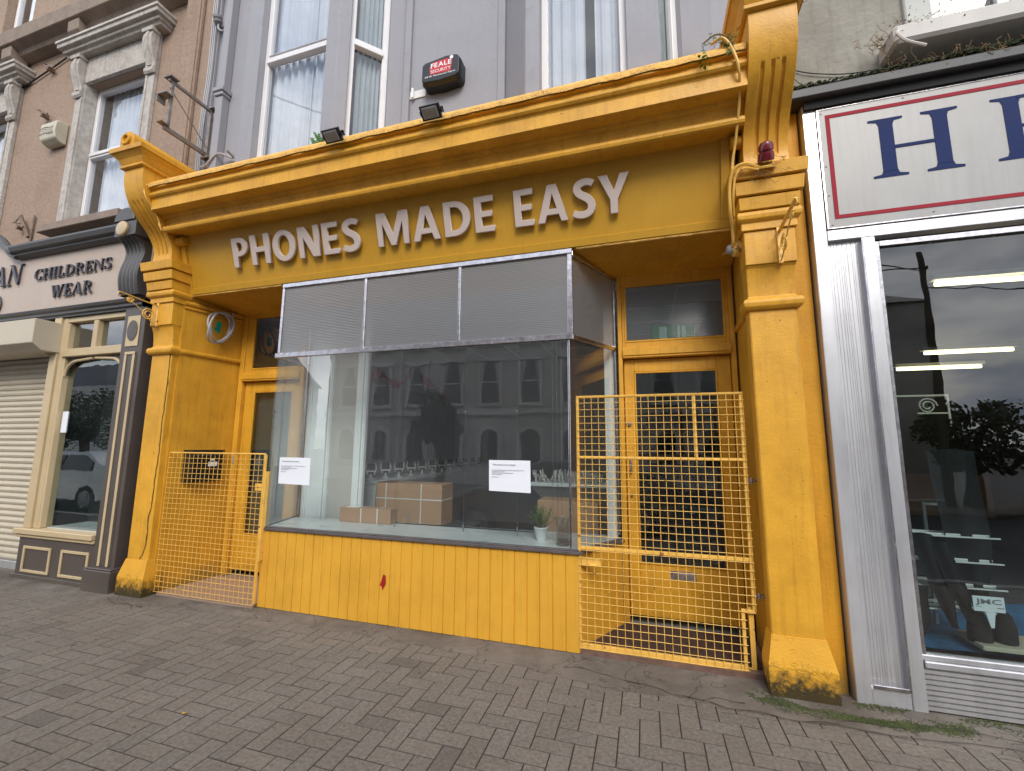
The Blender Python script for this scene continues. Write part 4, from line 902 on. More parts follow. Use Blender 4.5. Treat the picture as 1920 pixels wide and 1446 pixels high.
fm.box(.617,.712,.004,.029,.435,.459); fm.box(.617,.640,.004,.029,.045,.434)
fm.build('frame','yellow_metal',G,bevel=.003)
mb=MB(); mb.box(-.515,-.36,.004,.03,.66,.72); mb.box(-.45,-.40,-.012,-.001,.665,.685); mb.build('lock_plate','yellow_metal',G,bevel=.003)
for z in (1.36,.56):
    mb=MB(); mb.box(.713,.765,.0,.012,z-.012,z+.012); mb.lathe([(.010,0),(.010,.05),(0,.052)],(.735,.0,z-.03),(0,0,1),10); mb.box(.745,.80,-.02,.0,z-.008,z+.008); mb.build('hinge','rust',G,bevel=.002)
# angle iron stop behind the right gate
mb=MB(); mb.box(.668,.700,.032,.038,.07,.47); mb.box(.60,.70,.032,.036,.055,.069); mb.build('gate_stop','yellow_metal',label='short yellow angle iron stop at the lower right of the tall gate',cat='gate stop')
G2=gate('mesh_gate','low yellow welded mesh gate closing the left hand recess',1.325,1.45,.045,22,27,-.065,-5.03)
fm=MB(); fm.box(-5.035,-3.70,-.058,-.048,1.49,1.505); fm.box(-3.715,-3.695,-.060,-.035,.05,1.489); fm.box(-3.80,-3.716,-.060,-.050,1.13,1.20); fm.build('frame','yellow_metal',G2,bevel=.002)
mb=MB(); mb.box(-3.70,-3.685,-.05,-.0,.45,1.32); mb.build('latch_post','yellow_metal',G2,bevel=.002)
# ================================================================== NOTICES AND THINGS IN THE WINDOW
def notice(x0,x1,z0,z1,y,label,seed):
    random.seed(seed)
    r=thing('paper_notice',label,'notice',((x0+x1)/2,y,z0),'white paper notices taped to the glass')
    n=10; vsx=[]
    for j in range(n+1):
        for i in range(n+1):
            u,v_=i/n,j/n; o_=.002+.006*(noise.noise(Vector((u*2,v_*2,seed)))+.5)*u*(1-v_) ; vsx.append((x0+(x1-x0)*u+.004*(1-v_),y-.001+o_*.6,z0+(z1-z0)*v_-.008*u*(1-v_)))
    k=(n+1)**2; fs=[(j*(n+1)+i,j*(n+1)+i+1,(j+1)*(n+1)+i+1,(j+1)*(n+1)+i) for i in range(n) for j in range(n)]
    mb=MB(); mb.add(vsx,fs); mb.build('sheet','paper',r,fix=False)
    W_=x1-x0
    word('This shop is now closed.',(x0+W_*.10,y-.0045,z1-.042),(1,0,0),(0,0,1),W_*.56,.011,.0008,'ink',r,'lettering',gap=.05,offset=.015,single=True)
    mb=MB()
    for k_,(a_,b_) in enumerate(((.08,.86),(.08,.40),(.08,.60),(.08,.34),(.08,.25))):
        z=z1-.085-k_*.012-(.010 if k_==4 else 0); x=x0+W_*a_
        while x<x0+W_*b_: l=R(.006,.016); mb.box(x,min(x+l,x0+W_*b_),y-.0048,y-.0042,z,z+.0032); x+=l+.0035
    mb.build('small_print','ink',r)
notice(-3.565,-3.185,1.205,1.465,-.008,'white paper notice taped to the far left end of the shop window',2)
notice(-1.300,-.930,1.215,1.475,-.008,'white paper notice taped to the shop window above the potted plant',5)
# potted plant
pp=thing('potted_plant','small bushy green plant in a white pot on the window board','potted plant',(-.905,.28,.772))
MB().lathe([(.040,0),(.046,.02),(.062,.108),(.066,.112),(.064,.118),(.056,.118),(.053,.10),(0,.098)],(-.905,.28,.772),(0,0,1),24).build('pot','potw',pp)
random.seed(8); mb=MB()
for k in range(34):
    an=R(0,2*pi); sp=R(.0,.105); base=Vector((-.905,.28,.875))+Vector((cos(an)*sp*.35,sin(an)*sp*.35,0)); tip=base+Vector((cos(an)*sp,sin(an)*sp,R(.09,.20)))
    mb.tube([base,base.lerp(tip,.5)+Vector((0,0,.008)),tip],.0012,3)
    for q in range(16):
        c_=base.lerp(tip,.2+.8*q/15); a2=R(0,2*pi); dd=Vector((cos(a2),sin(a2),R(.2,.9))).normalized()*R(.018,.030); ss=dd.cross(Vector((0,0,1))).normalized()*.0055; mb.add([c_,c_+dd*.5+ss,c_+dd,c_+dd*.5-ss],[(0,1,2,3)])
mb.smooth=False
mb.build('foliage','leaf',pp,fix=False)
# clear plastic tub
tb_=thing('plastic_tub','tall clear plastic tub with brown dregs beside the potted plant','tub',(-.69,.16,.772))
MB().lathe([(.058,0),(.06,.01),(.054,.22),(.053,.225),(.051,.222),(.056,.012),(.0,.008)],(-.69,.16,.772),(0,0,1),28).build('tub','clearp',tb_)
MB().lathe([(.054,0),(.055,.03),(.0,.034)],(-.69,.16,.782),(0,0,1),24).build('dregs','amber',tb_)
# wires with standoffs for display panels
for i,(x,lab) in enumerate(((-2.47,'slim steel display wire with a standoff, left of the three in the window'),(-1.71,'slim steel display wire with a standoff, middle of the three in the window'),(-1.165,'slim steel display wire with a standoff behind the right hand notice'))):
    r=thing('display_wire',lab,'display wire',(x,.42,.77),'steel display wires in the window')
    MB().lathe([(.008,0),(.008,.06),(.004,.075),(.0,.076)],(x,.42,.772),(0,0,1),10).build('standoff','steel',r)
    MB().tube([(x,.42,.84),(x,.42,3.38)],.0016,5).build('wire','steel',r)
r=thing('acrylic_panel','clear acrylic display panel clamped between the middle and right display wires','acrylic panel',(-1.44,.42,1.9))
MB().box(-1.70,-1.175,.417,.422,1.25,1.97).build('panel',glass('acrylic',tint=(.93,.94,.94),boost=1.5),r)
for x in (-1.705,-1.17): MB().lathe([(.010,0),(.010,.012),(0,.014)],(x,.411,1.93),(0,-1,0),10).build('clamp','steel',r)
for x in (-.80,-.76,-.72): MB().tube([(x,.30,1.0 if x==-.76 else .78),(x,.30,3.25)],.0016,5).build('hanging_wire','steel',label={-.80:'leftmost',-.76:'middle',-.72:'rightmost'}[x]+' of three fine wires hanging by the right corner of the window',cat='wire',group='fine wires in the window corner')
MB().box(-2.45,-2.40,.60,.612,.773,.86).build('card_holder','clearp',label='small clear card holder in front of the big cardboard box',cat='card holder',bevel=.003)
# cardboard boxes on the low stock table
st=thing('stock_table','low dark table behind the window board holding the cardboard boxes','table',(-2.4,1.1,.04))
MB().box(-3.60,-1.9,.76,1.45,.66,.70).build('table_top','roomdark',st,bevel=.004)
for x in (-3.55,-1.98):
    for y in (.80,1.38): MB().box(x,x+.05,y,y+.05,.045,.659).build('leg','roomdark',st)
def carton(x0,x1,y0,y1,z0,z1,label,straps,group,name='cardboard_box'):
    r=thing(name,label,'cardboard box',((x0+x1)/2,(y0+y1)/2,z0),group)
    mb=MB(); mb.box(x0,x1,y0,y1,z0,z1); mb.build('carton','card',r,bevel=.006,seg=2)
    e=.0025
    for s_ in straps:
        if s_[0]=='v':
            x=s_[1]; q=MB(); q.box(x-.006,x+.006,y0-e,y0-.0005,z0,z1); q.box(x-.006,x+.006,y0-e,y1,z1+.0005,z1+e); q.build('strap','strap',r)
        else:
            z=s_[1]; q=MB(); q.box(x0-e,x1+e,y0-2*e,y0-e-.0002,z-.006,z+.006); q.box(x1+.0005,x1+e,y0-e,y1,z-.006,z+.006); q.build('strap','strap',r)
    return r
rb=carton(-3.06,-2.21,.96,1.26,.701,1.155,'large brown cardboard box tied with white straps behind the window board',(('v',-2.93),('v',-2.47),('h',.98)),'strapped cardboard boxes')
MB().add([(-3.06,.955,1.156),(-2.86,.955,1.19),(-2.80,1.08,1.17),(-3.06,1.08,1.157)],[(0,1,2,3)]).build('loose_flap','card',rb,fix=False)
rs=carton(-3.20,-2.57,.50,.64,.7735,.925,'small brown cardboard box tied with white straps in front of the large one',(('v',-2.93),('v',-2.73)),'strapped cardboard boxes')
MB().box(-3.14,-2.99,.51,.62,.9255,.927).build('shipping_label','paper',rs)
rr_=thing('cardboard_carton','flat orange brown cardboard carton standing behind the potted plant','cardboard box',(-.9,1.4,.05))
MB().box(-1.10,-.47,.95,1.30,.05,1.035).build('carton','card',rr_,bevel=.005)
# counters
ct=thing('display_counter','long pale counter on the left of the shop carrying the phone stands','counter',(-3.5,1.5,.04))
MB().box(-3.69,-3.20,1.15,5.0,1.10,1.15).build('counter_top','board',ct,bevel=.006)
MB().prism([(1.15,.62),(1.15,1.099),(5.0,1.099),(5.0,.62)],'x',-3.69,-3.45).build('side_panel','white',ct)
MB().box(-3.50,-3.205,1.15,1.19,.80,1.099).build('end_panel','white',ct,bevel=.004)
def stand():
    r=thing('phone_stand','x','phone stand',(0,0,0),'phone stands along the left counter',local=True)
    MB().lathe([(.035,0),(.035,.008),(.012,.012),(.010,.05),(0,.052)],(0,0,0),(0,0,1),12).build('foot','phone',r)
    mb=MB(); R0=Matrix.Rotation(radians(-28),4,'X'); 
    for s_ in (-1,1):
        mb.obox((s_*.032,-.02,.05),(s_*.05,.005,.10),.010,.012); mb.obox((s_*.05,.005,.10),(s_*.036,.03,.15),.010,.012)
    mb.box(-.05,.05,-.012,.002,.07,.085); mb.build('clamp_arm','phone',r)
    mb=MB(); mb.box(-.036,.036,.004,.014,.045,.15); mb.build('back_plate','black',r,bevel=.003); return r
P0=stand(); spots=[1.35+.32*k for k in range(12)]
ordn=['nearest','second','third','fourth','fifth','sixth','seventh','eighth','ninth','tenth','eleventh','farthest']
P0.scale=(1.35,1.35,1.35); P0.location=(-3.42,spots[0],1.152); P0.rotation_euler=(0,0,radians(35)); P0['label']='nearest of the small grey phone stands on the left counter'
for k in range(1,12):
    q=copy_tree(P0,(-3.42+.012*k,spots[k],1.152),('%s phone stand along the left counter'%ordn[k] if k<11 else 'farthest phone stand, small, at the far end of the left counter'),rotz=radians(35+R(-8,8)))
    if k<11: q['label']='%s small grey phone stand counted back along the left counter'%ordn[k]
sc=thing('service_counter','pale counter with a sloping front at the right of the shop','counter',(-1.0,1.6,.04))
MB().box(-1.36,-.40,1.55,2.2,1.12,1.165).build('counter_top','board',sc,bevel=.005)
MB().add([(-1.33,1.57,1.119),(-.45,1.57,1.119),(-.62,1.75,.94),(-1.22,1.75,.94)],[(0,1,2,3)]).build('sloping_front','board',sc,fix=False)
random.seed(17)
L_=thing('charger_tangle','heap of small white phone chargers and fittings on the right hand counter','fittings',(-.95,1.7,1.166))
mb=MB()
for k in range(60):
    x,y=R(-1.28,-.50),R(1.58,1.85); p=[(x,y,1.17)]
    for q in range(4): p.append((p[-1][0]+R(-.03,.03),p[-1][1]+R(-.03,.03),1.17+R(0,.15)))
    mb.tube(p,.006,5)
mb.build('fittings','strap',L_)
# pink ribbon-shaped letters on the slat wall top, ceiling light, exit sign
def ribbon(pts,w_,nm_,lab):
    P=spline(pts,8); vsx=[];fsx=[]
    for i,p in enumerate(P):
        ww=w_*(.6+.4*sin(i*.35)); vsx += [p+Vector((0,0,ww)),p-Vector((0,0,ww)),p+Vector((.012,.014,-ww)),p+Vector((.012,.014,ww))]
        if i: k=4*i; fsx += [(k-4,k-3,k+1,k),(k-3,k-2,k+2,k+1),(k-2,k-1,k+3,k+2),(k-1,k-4,k,k+3)]
    return MB().add([tuple(v) for v in vsx],fsx).build(nm_,'pink',label=lab,cat='decoration',group='magenta ribbon decorations')
ribbon([(-3.66,1.6,2.55),(-3.66,1.8,2.62),(-3.66,2.05,2.56),(-3.64,2.2,2.52),(-3.62,2.4,2.60),(-3.6,2.55,2.78)],.075,'ribbon_decoration','magenta ribbon decoration nearest the window above the slatted wall')
ribbon([(-3.64,2.95,2.74),(-3.64,3.3,2.68),(-3.62,3.6,2.62),(-3.6,3.8,2.42)],.085,'ribbon_decoration','magenta ribbon decoration farther back above the slatted wall')
ex=thing('exit_sign','green and white emergency exit sign behind the ribbed glass over the right door','exit sign',(.29,.9,2.7))
MB().box(.10,.50,.84,.87,2.60,2.80).build('panel','exitg',ex,bevel=.003)
mb=MB(); mb.box(.175,.245,.834,.8395,2.62,2.78); mb.box(.345,.365,.834,.8395,2.62,2.78); mb.box(.385,.42,.834,.8395,2.62,2.78); mb.build('symbol','exitw',ex)
mb=MB(); mb.box(-2.95,-2.90,1.2,2.4,3.30,3.33); mb.build('ceiling_batten','white',label='thin unlit white tube light on the shop ceiling',cat='ceiling light')
# dark jackets of shadow stock seen through the right hand door
sh=thing('stock_shelf','tall dark shelving with blue grey stock behind the right hand door','shelving',(.4,2.2,.04))
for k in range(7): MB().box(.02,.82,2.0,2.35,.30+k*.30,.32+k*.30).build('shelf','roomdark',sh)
random.seed(19); mb=MB()
for k in range(6):
    x=.04
    while x<.78:
        w_=R(.04,.12); mb.box(x,x+w_-.008,2.02,2.2,.322+k*.30,.322+k*.30+R(.10,.24)); x+=w_
mb.build('stock','navyc',sh)


# ================================================================== LEFT NEIGHBOUR: beige building with a children's wear shop
LB=thing('corner_building','pebbled beige building with a cream and brown childrens wear shop front on the left','building',(-8,0,0))
WX0,WX1,WZ0,WZ1=-7.66,-6.36,4.60,6.80
wl=MB()
for (x0,x1,z0,z1) in ((-5.98,-5.285,3.95,9.6),(WX1,-5.981,3.95,7.56),(-9.40,WX0,3.95,7.56),(WX0,WX1,3.95,WZ0),(WX0,WX1,WZ1,7.56),(-10.70,-9.401,3.95,4.6),(-10.70,-9.401,6.8,7.56),(-14,-10.701,3.95,9.6),(-9.39,-5.981,7.561,9.6),(-10.2,-9.391,7.561,8.05),(-10.70,-10.201,7.561,9.6)): wl.box(x0,x1,.04,.36,z0,z1)
wl.build('wall','beige',LB)
MB().box(-14,-5.3,.36,3,0,9.6).build('building_mass','roomdark',LB)
MB().box(-5.74,-5.44,-.01,.039,4.3,9.6).build('wall_pier','beige',LB,bevel=.01); MB().box(-5.52,-5.46,-.022,-.011,4.3,9.6).build('pier_fillet','beige',LB)
def sash(parent,x0,x1,z0,z1,zt,y=.15,curt=True):
    w=MB(); t=.06
    w.box(x0,x0+t,y,y+.07,z0,z1); w.box(x1-t,x1,y,y+.07,z0,z1); w.box(x0+t,x1-t,y,y+.07,z0,z0+t); w.box(x0+t,x1-t,y,y+.07,z1-t,z1)
    if zt: w.box(x0+t,x1-t,y-.02,y+.05,zt-.05,zt+.05); w.box(x0+t,x1-t,y-.035,y-.021,zt-.02,zt+.03)
    wo=w.build('window','upvc',parent,bevel=.004)
    MB().box(x0+t,x1-t,y+.03,y+.036,z0+t,(zt-.05) if zt else z1-t).build('pane','glassup',wo)
    if zt: MB().box(x0+t,x1-t,y+.03,y+.036,zt+.05,z1-t).build('pane','glassup',wo)
    if curt: curtain(MB(),x0+.12,x1-.05,y+.14,z0+.05,z1,.025,11,R(0,6)).build('curtain','curtain',wo,fix=False)
    return wo
random.seed(4)
sash(LB,WX0+.02,WX1-.02,WZ0+.005,WZ1,5.72)
sash(LB,-10.68,-9.42,4.605,6.795,5.72)
sash(LB,-10.19,-9.40,8.06,9.6,None)
# moulded surrounds with hoods on scrolled corbels
def surround(x0,x1,z0,z1):
    m1=MB(); aw=.155
    m1.box(x0-aw,x0-.001,-.012,.039,z0-.02,z1+.001); m1.box(x1+.001,x1+aw,-.012,.039,z0-.02,z1+.001)
    m1.box(x0-.04,x0-.0015,-.024,-.013,z0-.02,z1); m1.box(x1+.0015,x1+.04,-.024,-.013,z0-.02,z1)
    m1.box(x0-aw,x1+aw,-.012,.039,z1+.002,z1+.40)
    so_=m1.build('window_surround','stone',LB,bevel=.006)
    h=MB(); h.loft(x0-.30,x1+.30,-.10,.039,[(z1+.401,0,0),(z1+.44,.01,.015),(z1+.445,.03,.05),(z1+.49,.035,.055),(z1+.495,.07,.10),(z1+.55,.075,.105),(z1+.555,.09,.125),(z1+.60,.085,.12),(z1+.63,.0,.02)])
    h.build('hood','stone',so_,bevel=.004)
    for xc in (x0-aw/2-.01,x1+aw/2+.01):
        pr=[(-.013,z1-.22),(-.035,z1-.23),(-.055,z1-.20),(-.055,z1-.15),(-.035,z1-.12),(-.045,z1-.05),(-.075,z1+.03),(-.105,z1+.14),(-.115,z1+.25),(-.10,z1+.36),(-.10,z1+.40),(-.013,z1+.40)]
        k=MB(); k.prism(pr,'x',xc-.085,xc+.085); k.box(xc-.10,xc+.10,-.125,-.013,z1+.34,z1+.399); k.prism([(p[0]-.012,p[1]+.005) for p in pr[3:-2]]+[(-.05,z1+.38),(-.03,z1-.1)],'x',xc-.03,xc+.03); k.build('corbel','stone',so_,bevel=.006)
    MB().box(x0-.30,x1+.02,-.13,.15,z0-.13,z0-.021).build('window_sill','stonebrown',LB,bevel=.008)
    MB().box(x0+.0005,x0+.018,-.0,.149,z0,z1).build('window_reveal','stone',LB); MB().box(x1-.018,x1-.0005,0,.149,z0,z1).build('window_reveal','stone',LB)
surround(WX0,WX1,WZ0,WZ1); surround(-10.70,-9.40,4.60,6.80)
# string course with blocks under the second floor windows
MB().prism([(.039,7.58),(-.10,7.60),(-.12,7.66),(-.24,7.70),(-.26,7.90),(-.22,7.96),(.039,8.0)],'x',-14,-5.76).build('string_course','stonebrown',LB,bevel=.006)
for x in (-9.30,-7.73):
    MB().prism([(-.0,7.35),(-.06,7.34),(-.09,7.42),(-.20,7.52),(-.21,7.685),(-.0,7.60)],'x',x-.12,x+.12).build('course_block','stonebrown',LB,bevel=.006)
cable('cable',[(-9.6,.02,7.08),(-9.0,.015,7.22),(-8.3,.015,7.40),(-7.9,.0,7.52),(-7.8,-.05,7.57)],.012,'black','black cable clipped along the beige wall under the string course')
# brackets left behind on the wall, vent cowl
def stub(x,z,lab,big=0):
    r=thing('wall_hook',lab,'hook',(0,0,0),'rusty fixings left on the beige wall',local=True)
    m1=MB(); m1.box(-.012,.012,-.07,0,-.02,.02); m1.obox((0,-.065,.02),(.07,-.055,-.01),.012,.02); m1.obox((-.03,-.0,.05),(-.02,-.09,.03),.008,.008)
    if big: m1.obox((.0,-.05,.1),(.12,-.03,-.10),.025,.03); m1.obox((.14,-.02,.10),(.13,-.02,-.16),.012,.02); m1.obox((-.06,-.05,.06),(.02,-.06,.1),.01,.012)
    m1.v=[(p[0]*1.7,p[1]*1.3,p[2]*1.7) for p in m1.v]; m1.build('hook','rust',r,bevel=.002); r.location=(x,.04,z)
stub(-8.55,7.28,'rusty bent hook high on the beige wall left of the window hood'); stub(-8.50,6.48,'rusty bent hook midway down the beige wall above the alarm cover'); stub(-8.62,4.70,'large rusty bracket low on the beige wall above the arched fascia',1)
al=thing('alarm_cover','weathered cream alarm cover with pierced front on the beige wall','alarm box',(-8.15,.0,6.1))
MB().prism([(.039,5.90),(-.03,5.90),(-.10,5.95),(-.12,6.05),(-.11,6.20),(-.06,6.23),(.039,6.23)],'x',-8.30,-7.96).build('housing','alarmc',al,bevel=.012)
mb=MB()
for j in range(4):
    for i in range(8): mb.box(-8.28+i*.037,-8.262+i*.037,-.1215,-.10,6.02+j*.03+.01*sin(i*.8),6.032+j*.03+.01*sin(i*.8))
mb.build('perforation','dkgrey',al)
# ---- childrens wear shop front
MB().box(-12,-5.56,-.15,.2,3.31,4.07).build('fascia','fascia',LB)
fo=[c_ for c_ in LB.children if c_.name.startswith('fascia')][0]
serif_word('CHILDRENS',(-7.73,-.158,3.735),(1,0,0),(0,0,1),1.50,.145,.02,'serif',fo,slant=.0)
serif_word('WEAR',(-7.33,-.158,3.455),(1,0,0),(0,0,1),.79,.165,.02,'serif',fo,slant=.0)
serif_word('AN',(-8.66,-.158,3.72),(1,0,0),(0,0,1),.64,.29,.02,'serif',fo,slant=.10)
MB().lathe([(.15,0),(.15,.015),(.13,.02),(.0,.02)],(-8.53,-.151,3.46),(0,-1,0),28).build('emblem','dkgrey',fo); MB().lathe([(.125,0),(.125,.003),(0,.003)],(-8.53,-.1715,3.46),(0,-1,0),28).build('emblem_face','fascia',fo)
mb=MB(); mb.prism([(-.15,4.07),(-.20,4.08),(-.235,4.10),(-.235,4.125),(-.28,4.14),(-.30,4.19),(-.30,4.215),(-.15,4.24),(.1,4.24),(.1,4.07)],'x',-8.12,-5.92); mb.build('top_moulding','dkgrey',LB)
ar=spline([(-8.10,-.24,4.16),(-8.25,-.24,4.22),(-8.45,-.24,4.38),(-8.75,-.24,4.52),(-9.1,-.24,4.58),(-9.6,-.24,4.55)],6)
MB().tube(ar,.05,8).build('top_moulding','dkgrey',LB); MB().tube([p+Vector((0,.03,-.075)) for p in ar],.03,8).build('top_moulding','dkgrey',LB)
MB().prism([(-8.12,4.069),(-8.25,4.14),(-8.45,4.30),(-8.75,4.44),(-9.1,4.50),(-9.6,4.48),(-12,4.3),(-12,4.069)],'y',-.148,.04).build('arched_fascia','fascia',LB)
MB().prism([(.1,3.20),(-.14,3.20),(-.18,3.215),(-.18,3.245),(-.21,3.26),(-.22,3.29),(-.17,3.315),(-.151,3.33),(-.151,3.18)],'x',-12,-5.60).build('lower_moulding','dkgrey',LB)
# pier: fluted console, roundel, panelled shaft, block
pr=spline([(0,-.235,3.32),(0,-.262,3.42),(0,-.275,3.54),(0,-.262,3.66),(0,-.235,3.77),(0,-.228,3.86),(0,-.26,3.94),(0,-.32,4.0)],4); bx0,bx1=-5.90,-5.58
vsx=[];fsx=[];nc=31
for i in range(nc):
    for p in pr: vsx.append((bx0+(bx1-bx0)*i/(nc-1),p.y-.012*abs(sin(pi*5*i/(nc-1))),p.z))
n_=len(pr)
for i in range(nc-1):
    for j in range(n_-1): fsx.append((i*n_+j,(i+1)*n_+j,(i+1)*n_+j+1,i*n_+j+1))
mb=MB(); mb.add(vsx,fsx); mb.smooth=True
k=len(mb.v)
for xx in (bx0,bx1): mb.prism([(p.y,p.z) for p in pr]+[(.0,4.0),(.0,3.32)],'x',xx-(.002 if xx<-5.7 else -.0),xx+(.0 if xx<-5.7 else .002))
mb.box(bx0-.01,bx1+.02,-.36,.04,4.001,4.175); co=None
shf=MB(); shf.box(-5.90,-5.55,-.15,.0,.24,3.19); pl=shf.build('pilaster','brown',LB,bevel=.004)
mb.build('console','dkgrey',pl)
hh=MB(); hh.prism([(-5.76+.165*cos(pi*t/14),4.18+.165*sin(pi*t/14)) for t in range(15)],'y',-.375,.0); hh.build('console_hood','dkgrey',pl,bevel=.006)
MB().lathe([(.088,0),(.088,.02),(.080,.028),(.072,.03),(.0,.034)],(-5.77,-.361,4.085),(0,-1,0),28).build('roundel','cream',pl)
mb=MB(); mb.box(-5.85,-5.61,-.156,-.1505,.27,2.63)
mb.build('panel_line','brown',pl)
mb=MB()
for xa in (-5.80,-5.665): mb.prism([(xa,.26),(xa+.035,.26),(xa+.035,2.62),(xa,2.62)],'y',-.166,-.1565)
mb.box(-5.80,-5.63,-.167,-.157,2.621,2.655); mb.build('cream_moulding','cream',pl,bevel=.003)
mb=MB(); mb.box(-5.83,-5.62,-.158,-.1505,2.72,3.09); mb.build('roundel_panel','cream',pl,bevel=.004)
mb=MB(); mb.lathe([(.085,0),(.085,.006),(.0,.008)],(-5.725,-.159,2.91),(0,-1,0),24); mb.v=[(x,y,(z-2.91)*1.45+2.91) for x,y,z in mb.v]; mb.build('oval_boss','brown',pl)
mb=MB(); mb.box(-5.93,-5.50,-.215,.0,-.01,.23); mb.box(-5.92,-5.51,-.205,.0,.231,.25); mb.build('pier_block','brown',pl,bevel=.008)
# window: frame, transom, brackets, sill, panelled stall riser
fw=MB(); fw.box(-7.20,-7.07,-.15,.0,.58,3.18); fw.box(-7.065,-6.985,-.125,.0,.58,3.18); fw.box(-6.984,-5.902,-.12,.0,3.11,3.18); fw.box(-6.984,-5.902,-.145,.0,2.66,2.76); fw.box(-6.50,-6.42,-.12,.0,2.761,3.109); fw.box(-6.985,-6.95,-.12,0,.581,3.10); fw.box(-7.25,-7.19,-.18,-.151,2.69,2.72)
fwo=fw.build('shop_window_frame','cream',LB,bevel=.006)
for (x0,x1) in ((-6.949,-6.501),(-6.419,-5.903)): MB().box(x0,x1,-.06,-.054,2.761,3.109).build('pane','glassdark',fwo)
MB().box(-6.949,-5.903,-.06,-.054,.59,2.659).build('pane','glassdark',fwo)
for x,s_ in ((-6.95,1),(-5.905,-1)):
    arcp=[(x+s_*(.0+.22*(1-cos(t))), 2.42+.19*sin(t)) for t in [pi/2*k/10 for k in range(11)]]
    MB().tube([(p[0],-.10,p[1]) for p in arcp]+[(x+s_*.50,-.10,2.63)],.018,8).build('arch_bead','cream',fwo)
    MB().prism([(x,2.45)]+[(p[0],p[1]+.01) for p in arcp]+[(x+s_*.30,2.659),(x,2.659)],'y',-.085,-.064).build('spandrel','brown',fwo)
MB().box(-7.30,-5.905,-.19,.0,.515,.579).box(-7.28,-5.905,-.165,.0,.475,.5145).build('shop_sill','cream',LB,bevel=.008)
sr=MB(); sr.box(-7.24,-5.905,-.14,.0,.0,.474); sr.box(-7.30,-5.905,-.155,-.1405,.0,.055); sro=sr.build('stall_riser','brown',LB,bevel=.004)
for (x0,x1) in ((-7.12,-6.62),(-6.44,-5.97)):
    m1=MB(); t=.03
    for (a0,a1,c0_,c1_) in ((x0,x1,.085,.085+t),(x0,x1,.38-t,.38),(x0,x0+t,.085+t,.38-t),(x1-t,x1,.085+t,.38-t)): m1.box(a0,a1,-.156,-.1405,c0_,c1_)
    m1.build('panel_moulding','cream',sro,bevel=.003)
MB().box(-6.94,-5.91,-.05,.9,.56,.589).build('window_shelf','board',LB)
mb=MB(); mb.box(-6.96,-5.56,.95,1.0,.0,3.2); mb.box(-7.04,-6.98,.05,.95,0,3.2); mb.box(-6.98,-5.9,.0,.95,3.18,3.2); mb.box(-5.90,-5.56,.0,.95,0,3.19); mb.build('window_back','roomdark',LB)
MB().box(-6.93,-6.83,-.068,-.0615,1.72,1.98).build('window_card','paper',label='small pale card stuck in the childrens wear shop window',cat='card')
# roller shutter and its box
prf=[]
zz=.10
while zz<2.95: prf += [(.10,zz),(.085,zz+.012),(.078,zz+.035),(.085,zz+.058),(.10,zz+.070)]; zz+=.076
mb=MB(); mb.prism(prf+[(.13,zz),(.13,.10)],'x',-12,-7.20,cap=False); ro=mb.build('roller_shutter','creamlt',LB)
MB().box(-12,-7.20,.06,.13,.0,.099).build('bottom_rail','alu_dull',ro,bevel=.004)
MB().prism([(.0,2.72),(-.30,2.72),(-.40,2.80),(-.40,3.10),(.0,3.10)],'x',-12,-7.06).build('shutter_box','creamlt',LB,bevel=.006)
# ================================================================== SIGN FRAME AND WIRES ON THE PARTY LINE
sf=thing('sign_frame','empty rusty steel hanging sign frame sticking out above the left end of the cornice','sign frame',(-5.12,-.2,5.4))
mb=MB(); mb.obox((-5.1,.03,5.75),(-5.1,-.50,5.75),.03,.035); mb.build('upper_rail','rust',sf,bevel=.002)
mb=MB(); mb.obox((-5.1,.03,5.15),(-5.1,-.50,5.15),.03,.05); mb.build('lower_rail','rust',sf,bevel=.002)
mb=MB(); mb.box(-5.115,-5.085,-.47,-.44,5.18,5.73); mb.box(-5.16,-5.04,-.52,-.42,5.77,5.782); mb.box(-5.22,-5.06,-.54,-.45,5.55,5.562); mb.box(-5.20,-5.19,-.54,-.45,5.47,5.549); mb.box(-5.14,-5.06,-.55,-.46,5.178,5.19); mb.build('front_post','rust',sf)
mb=MB(); mb.box(-5.12,-5.08,.0,.03,5.10,5.80); mb.box(-5.16,-5.04,-.02,.06,5.77,5.79); mb.box(-5.16,-5.04,-.02,.06,5.10,5.12); mb.build('wall_post','rust',sf)
mb=MB(); mb.tube([(-5.1,-.48,5.66),(-5.1,.03,5.22)],.006,6); mb.build('tie_rod','rust',sf)
for k,lab in enumerate(('outermost','middle','innermost')):
    cable('wall_cable',[(-5.27+.03*k,.03-.01*k,9.2),(-5.275+.03*k,.02,7.5),(-5.265+.03*k,.03,6.4),(-5.28+.03*k,.02,5.5),(-5.26+.03*k,.03,4.4)],.009,'cablegrey',lab+' of three grey cables running down between the beige and grey walls',n=6,group='cables down the party line')
ins=thing('insulator','grey ribbed insulator with a curled wire high on the grey wall','insulator',(-5.1,.03,7.3))
MB().lathe([(.02,0),(.05,.01),(.055,.03),(.03,.045),(.05,.06),(.055,.085),(.03,.10),(.0,.11)],(-5.16,.02,7.05),(0,-.3,1),18).build('body','cablegrey',ins); MB().tube(spline([(-5.16,.02,7.05),(-5.12,.0,6.94),(-5.04,.0,6.88),(-4.99,.03,6.95),(-4.98,.06,7.06)],6),.012,6).build('curl','cablegrey',ins)
cable('cable',[(-5.16,.03,7.7),(-5.10,-.02,7.5),(-5.0,-.0,7.44),(-4.95,.05,7.55),(-4.95,.08,7.7)],.012,'cablegrey','short curled grey cable above the insulator on the grey wall')
cable('cable',[(-5.2,.03,5.02),(-5.05,-.02,4.98),(-4.9,.0,5.12),(-4.7,.05,5.06),(-4.5,-.2,4.95)],.014,'cablegrey','grey cable looping behind the foot of the empty sign frame')
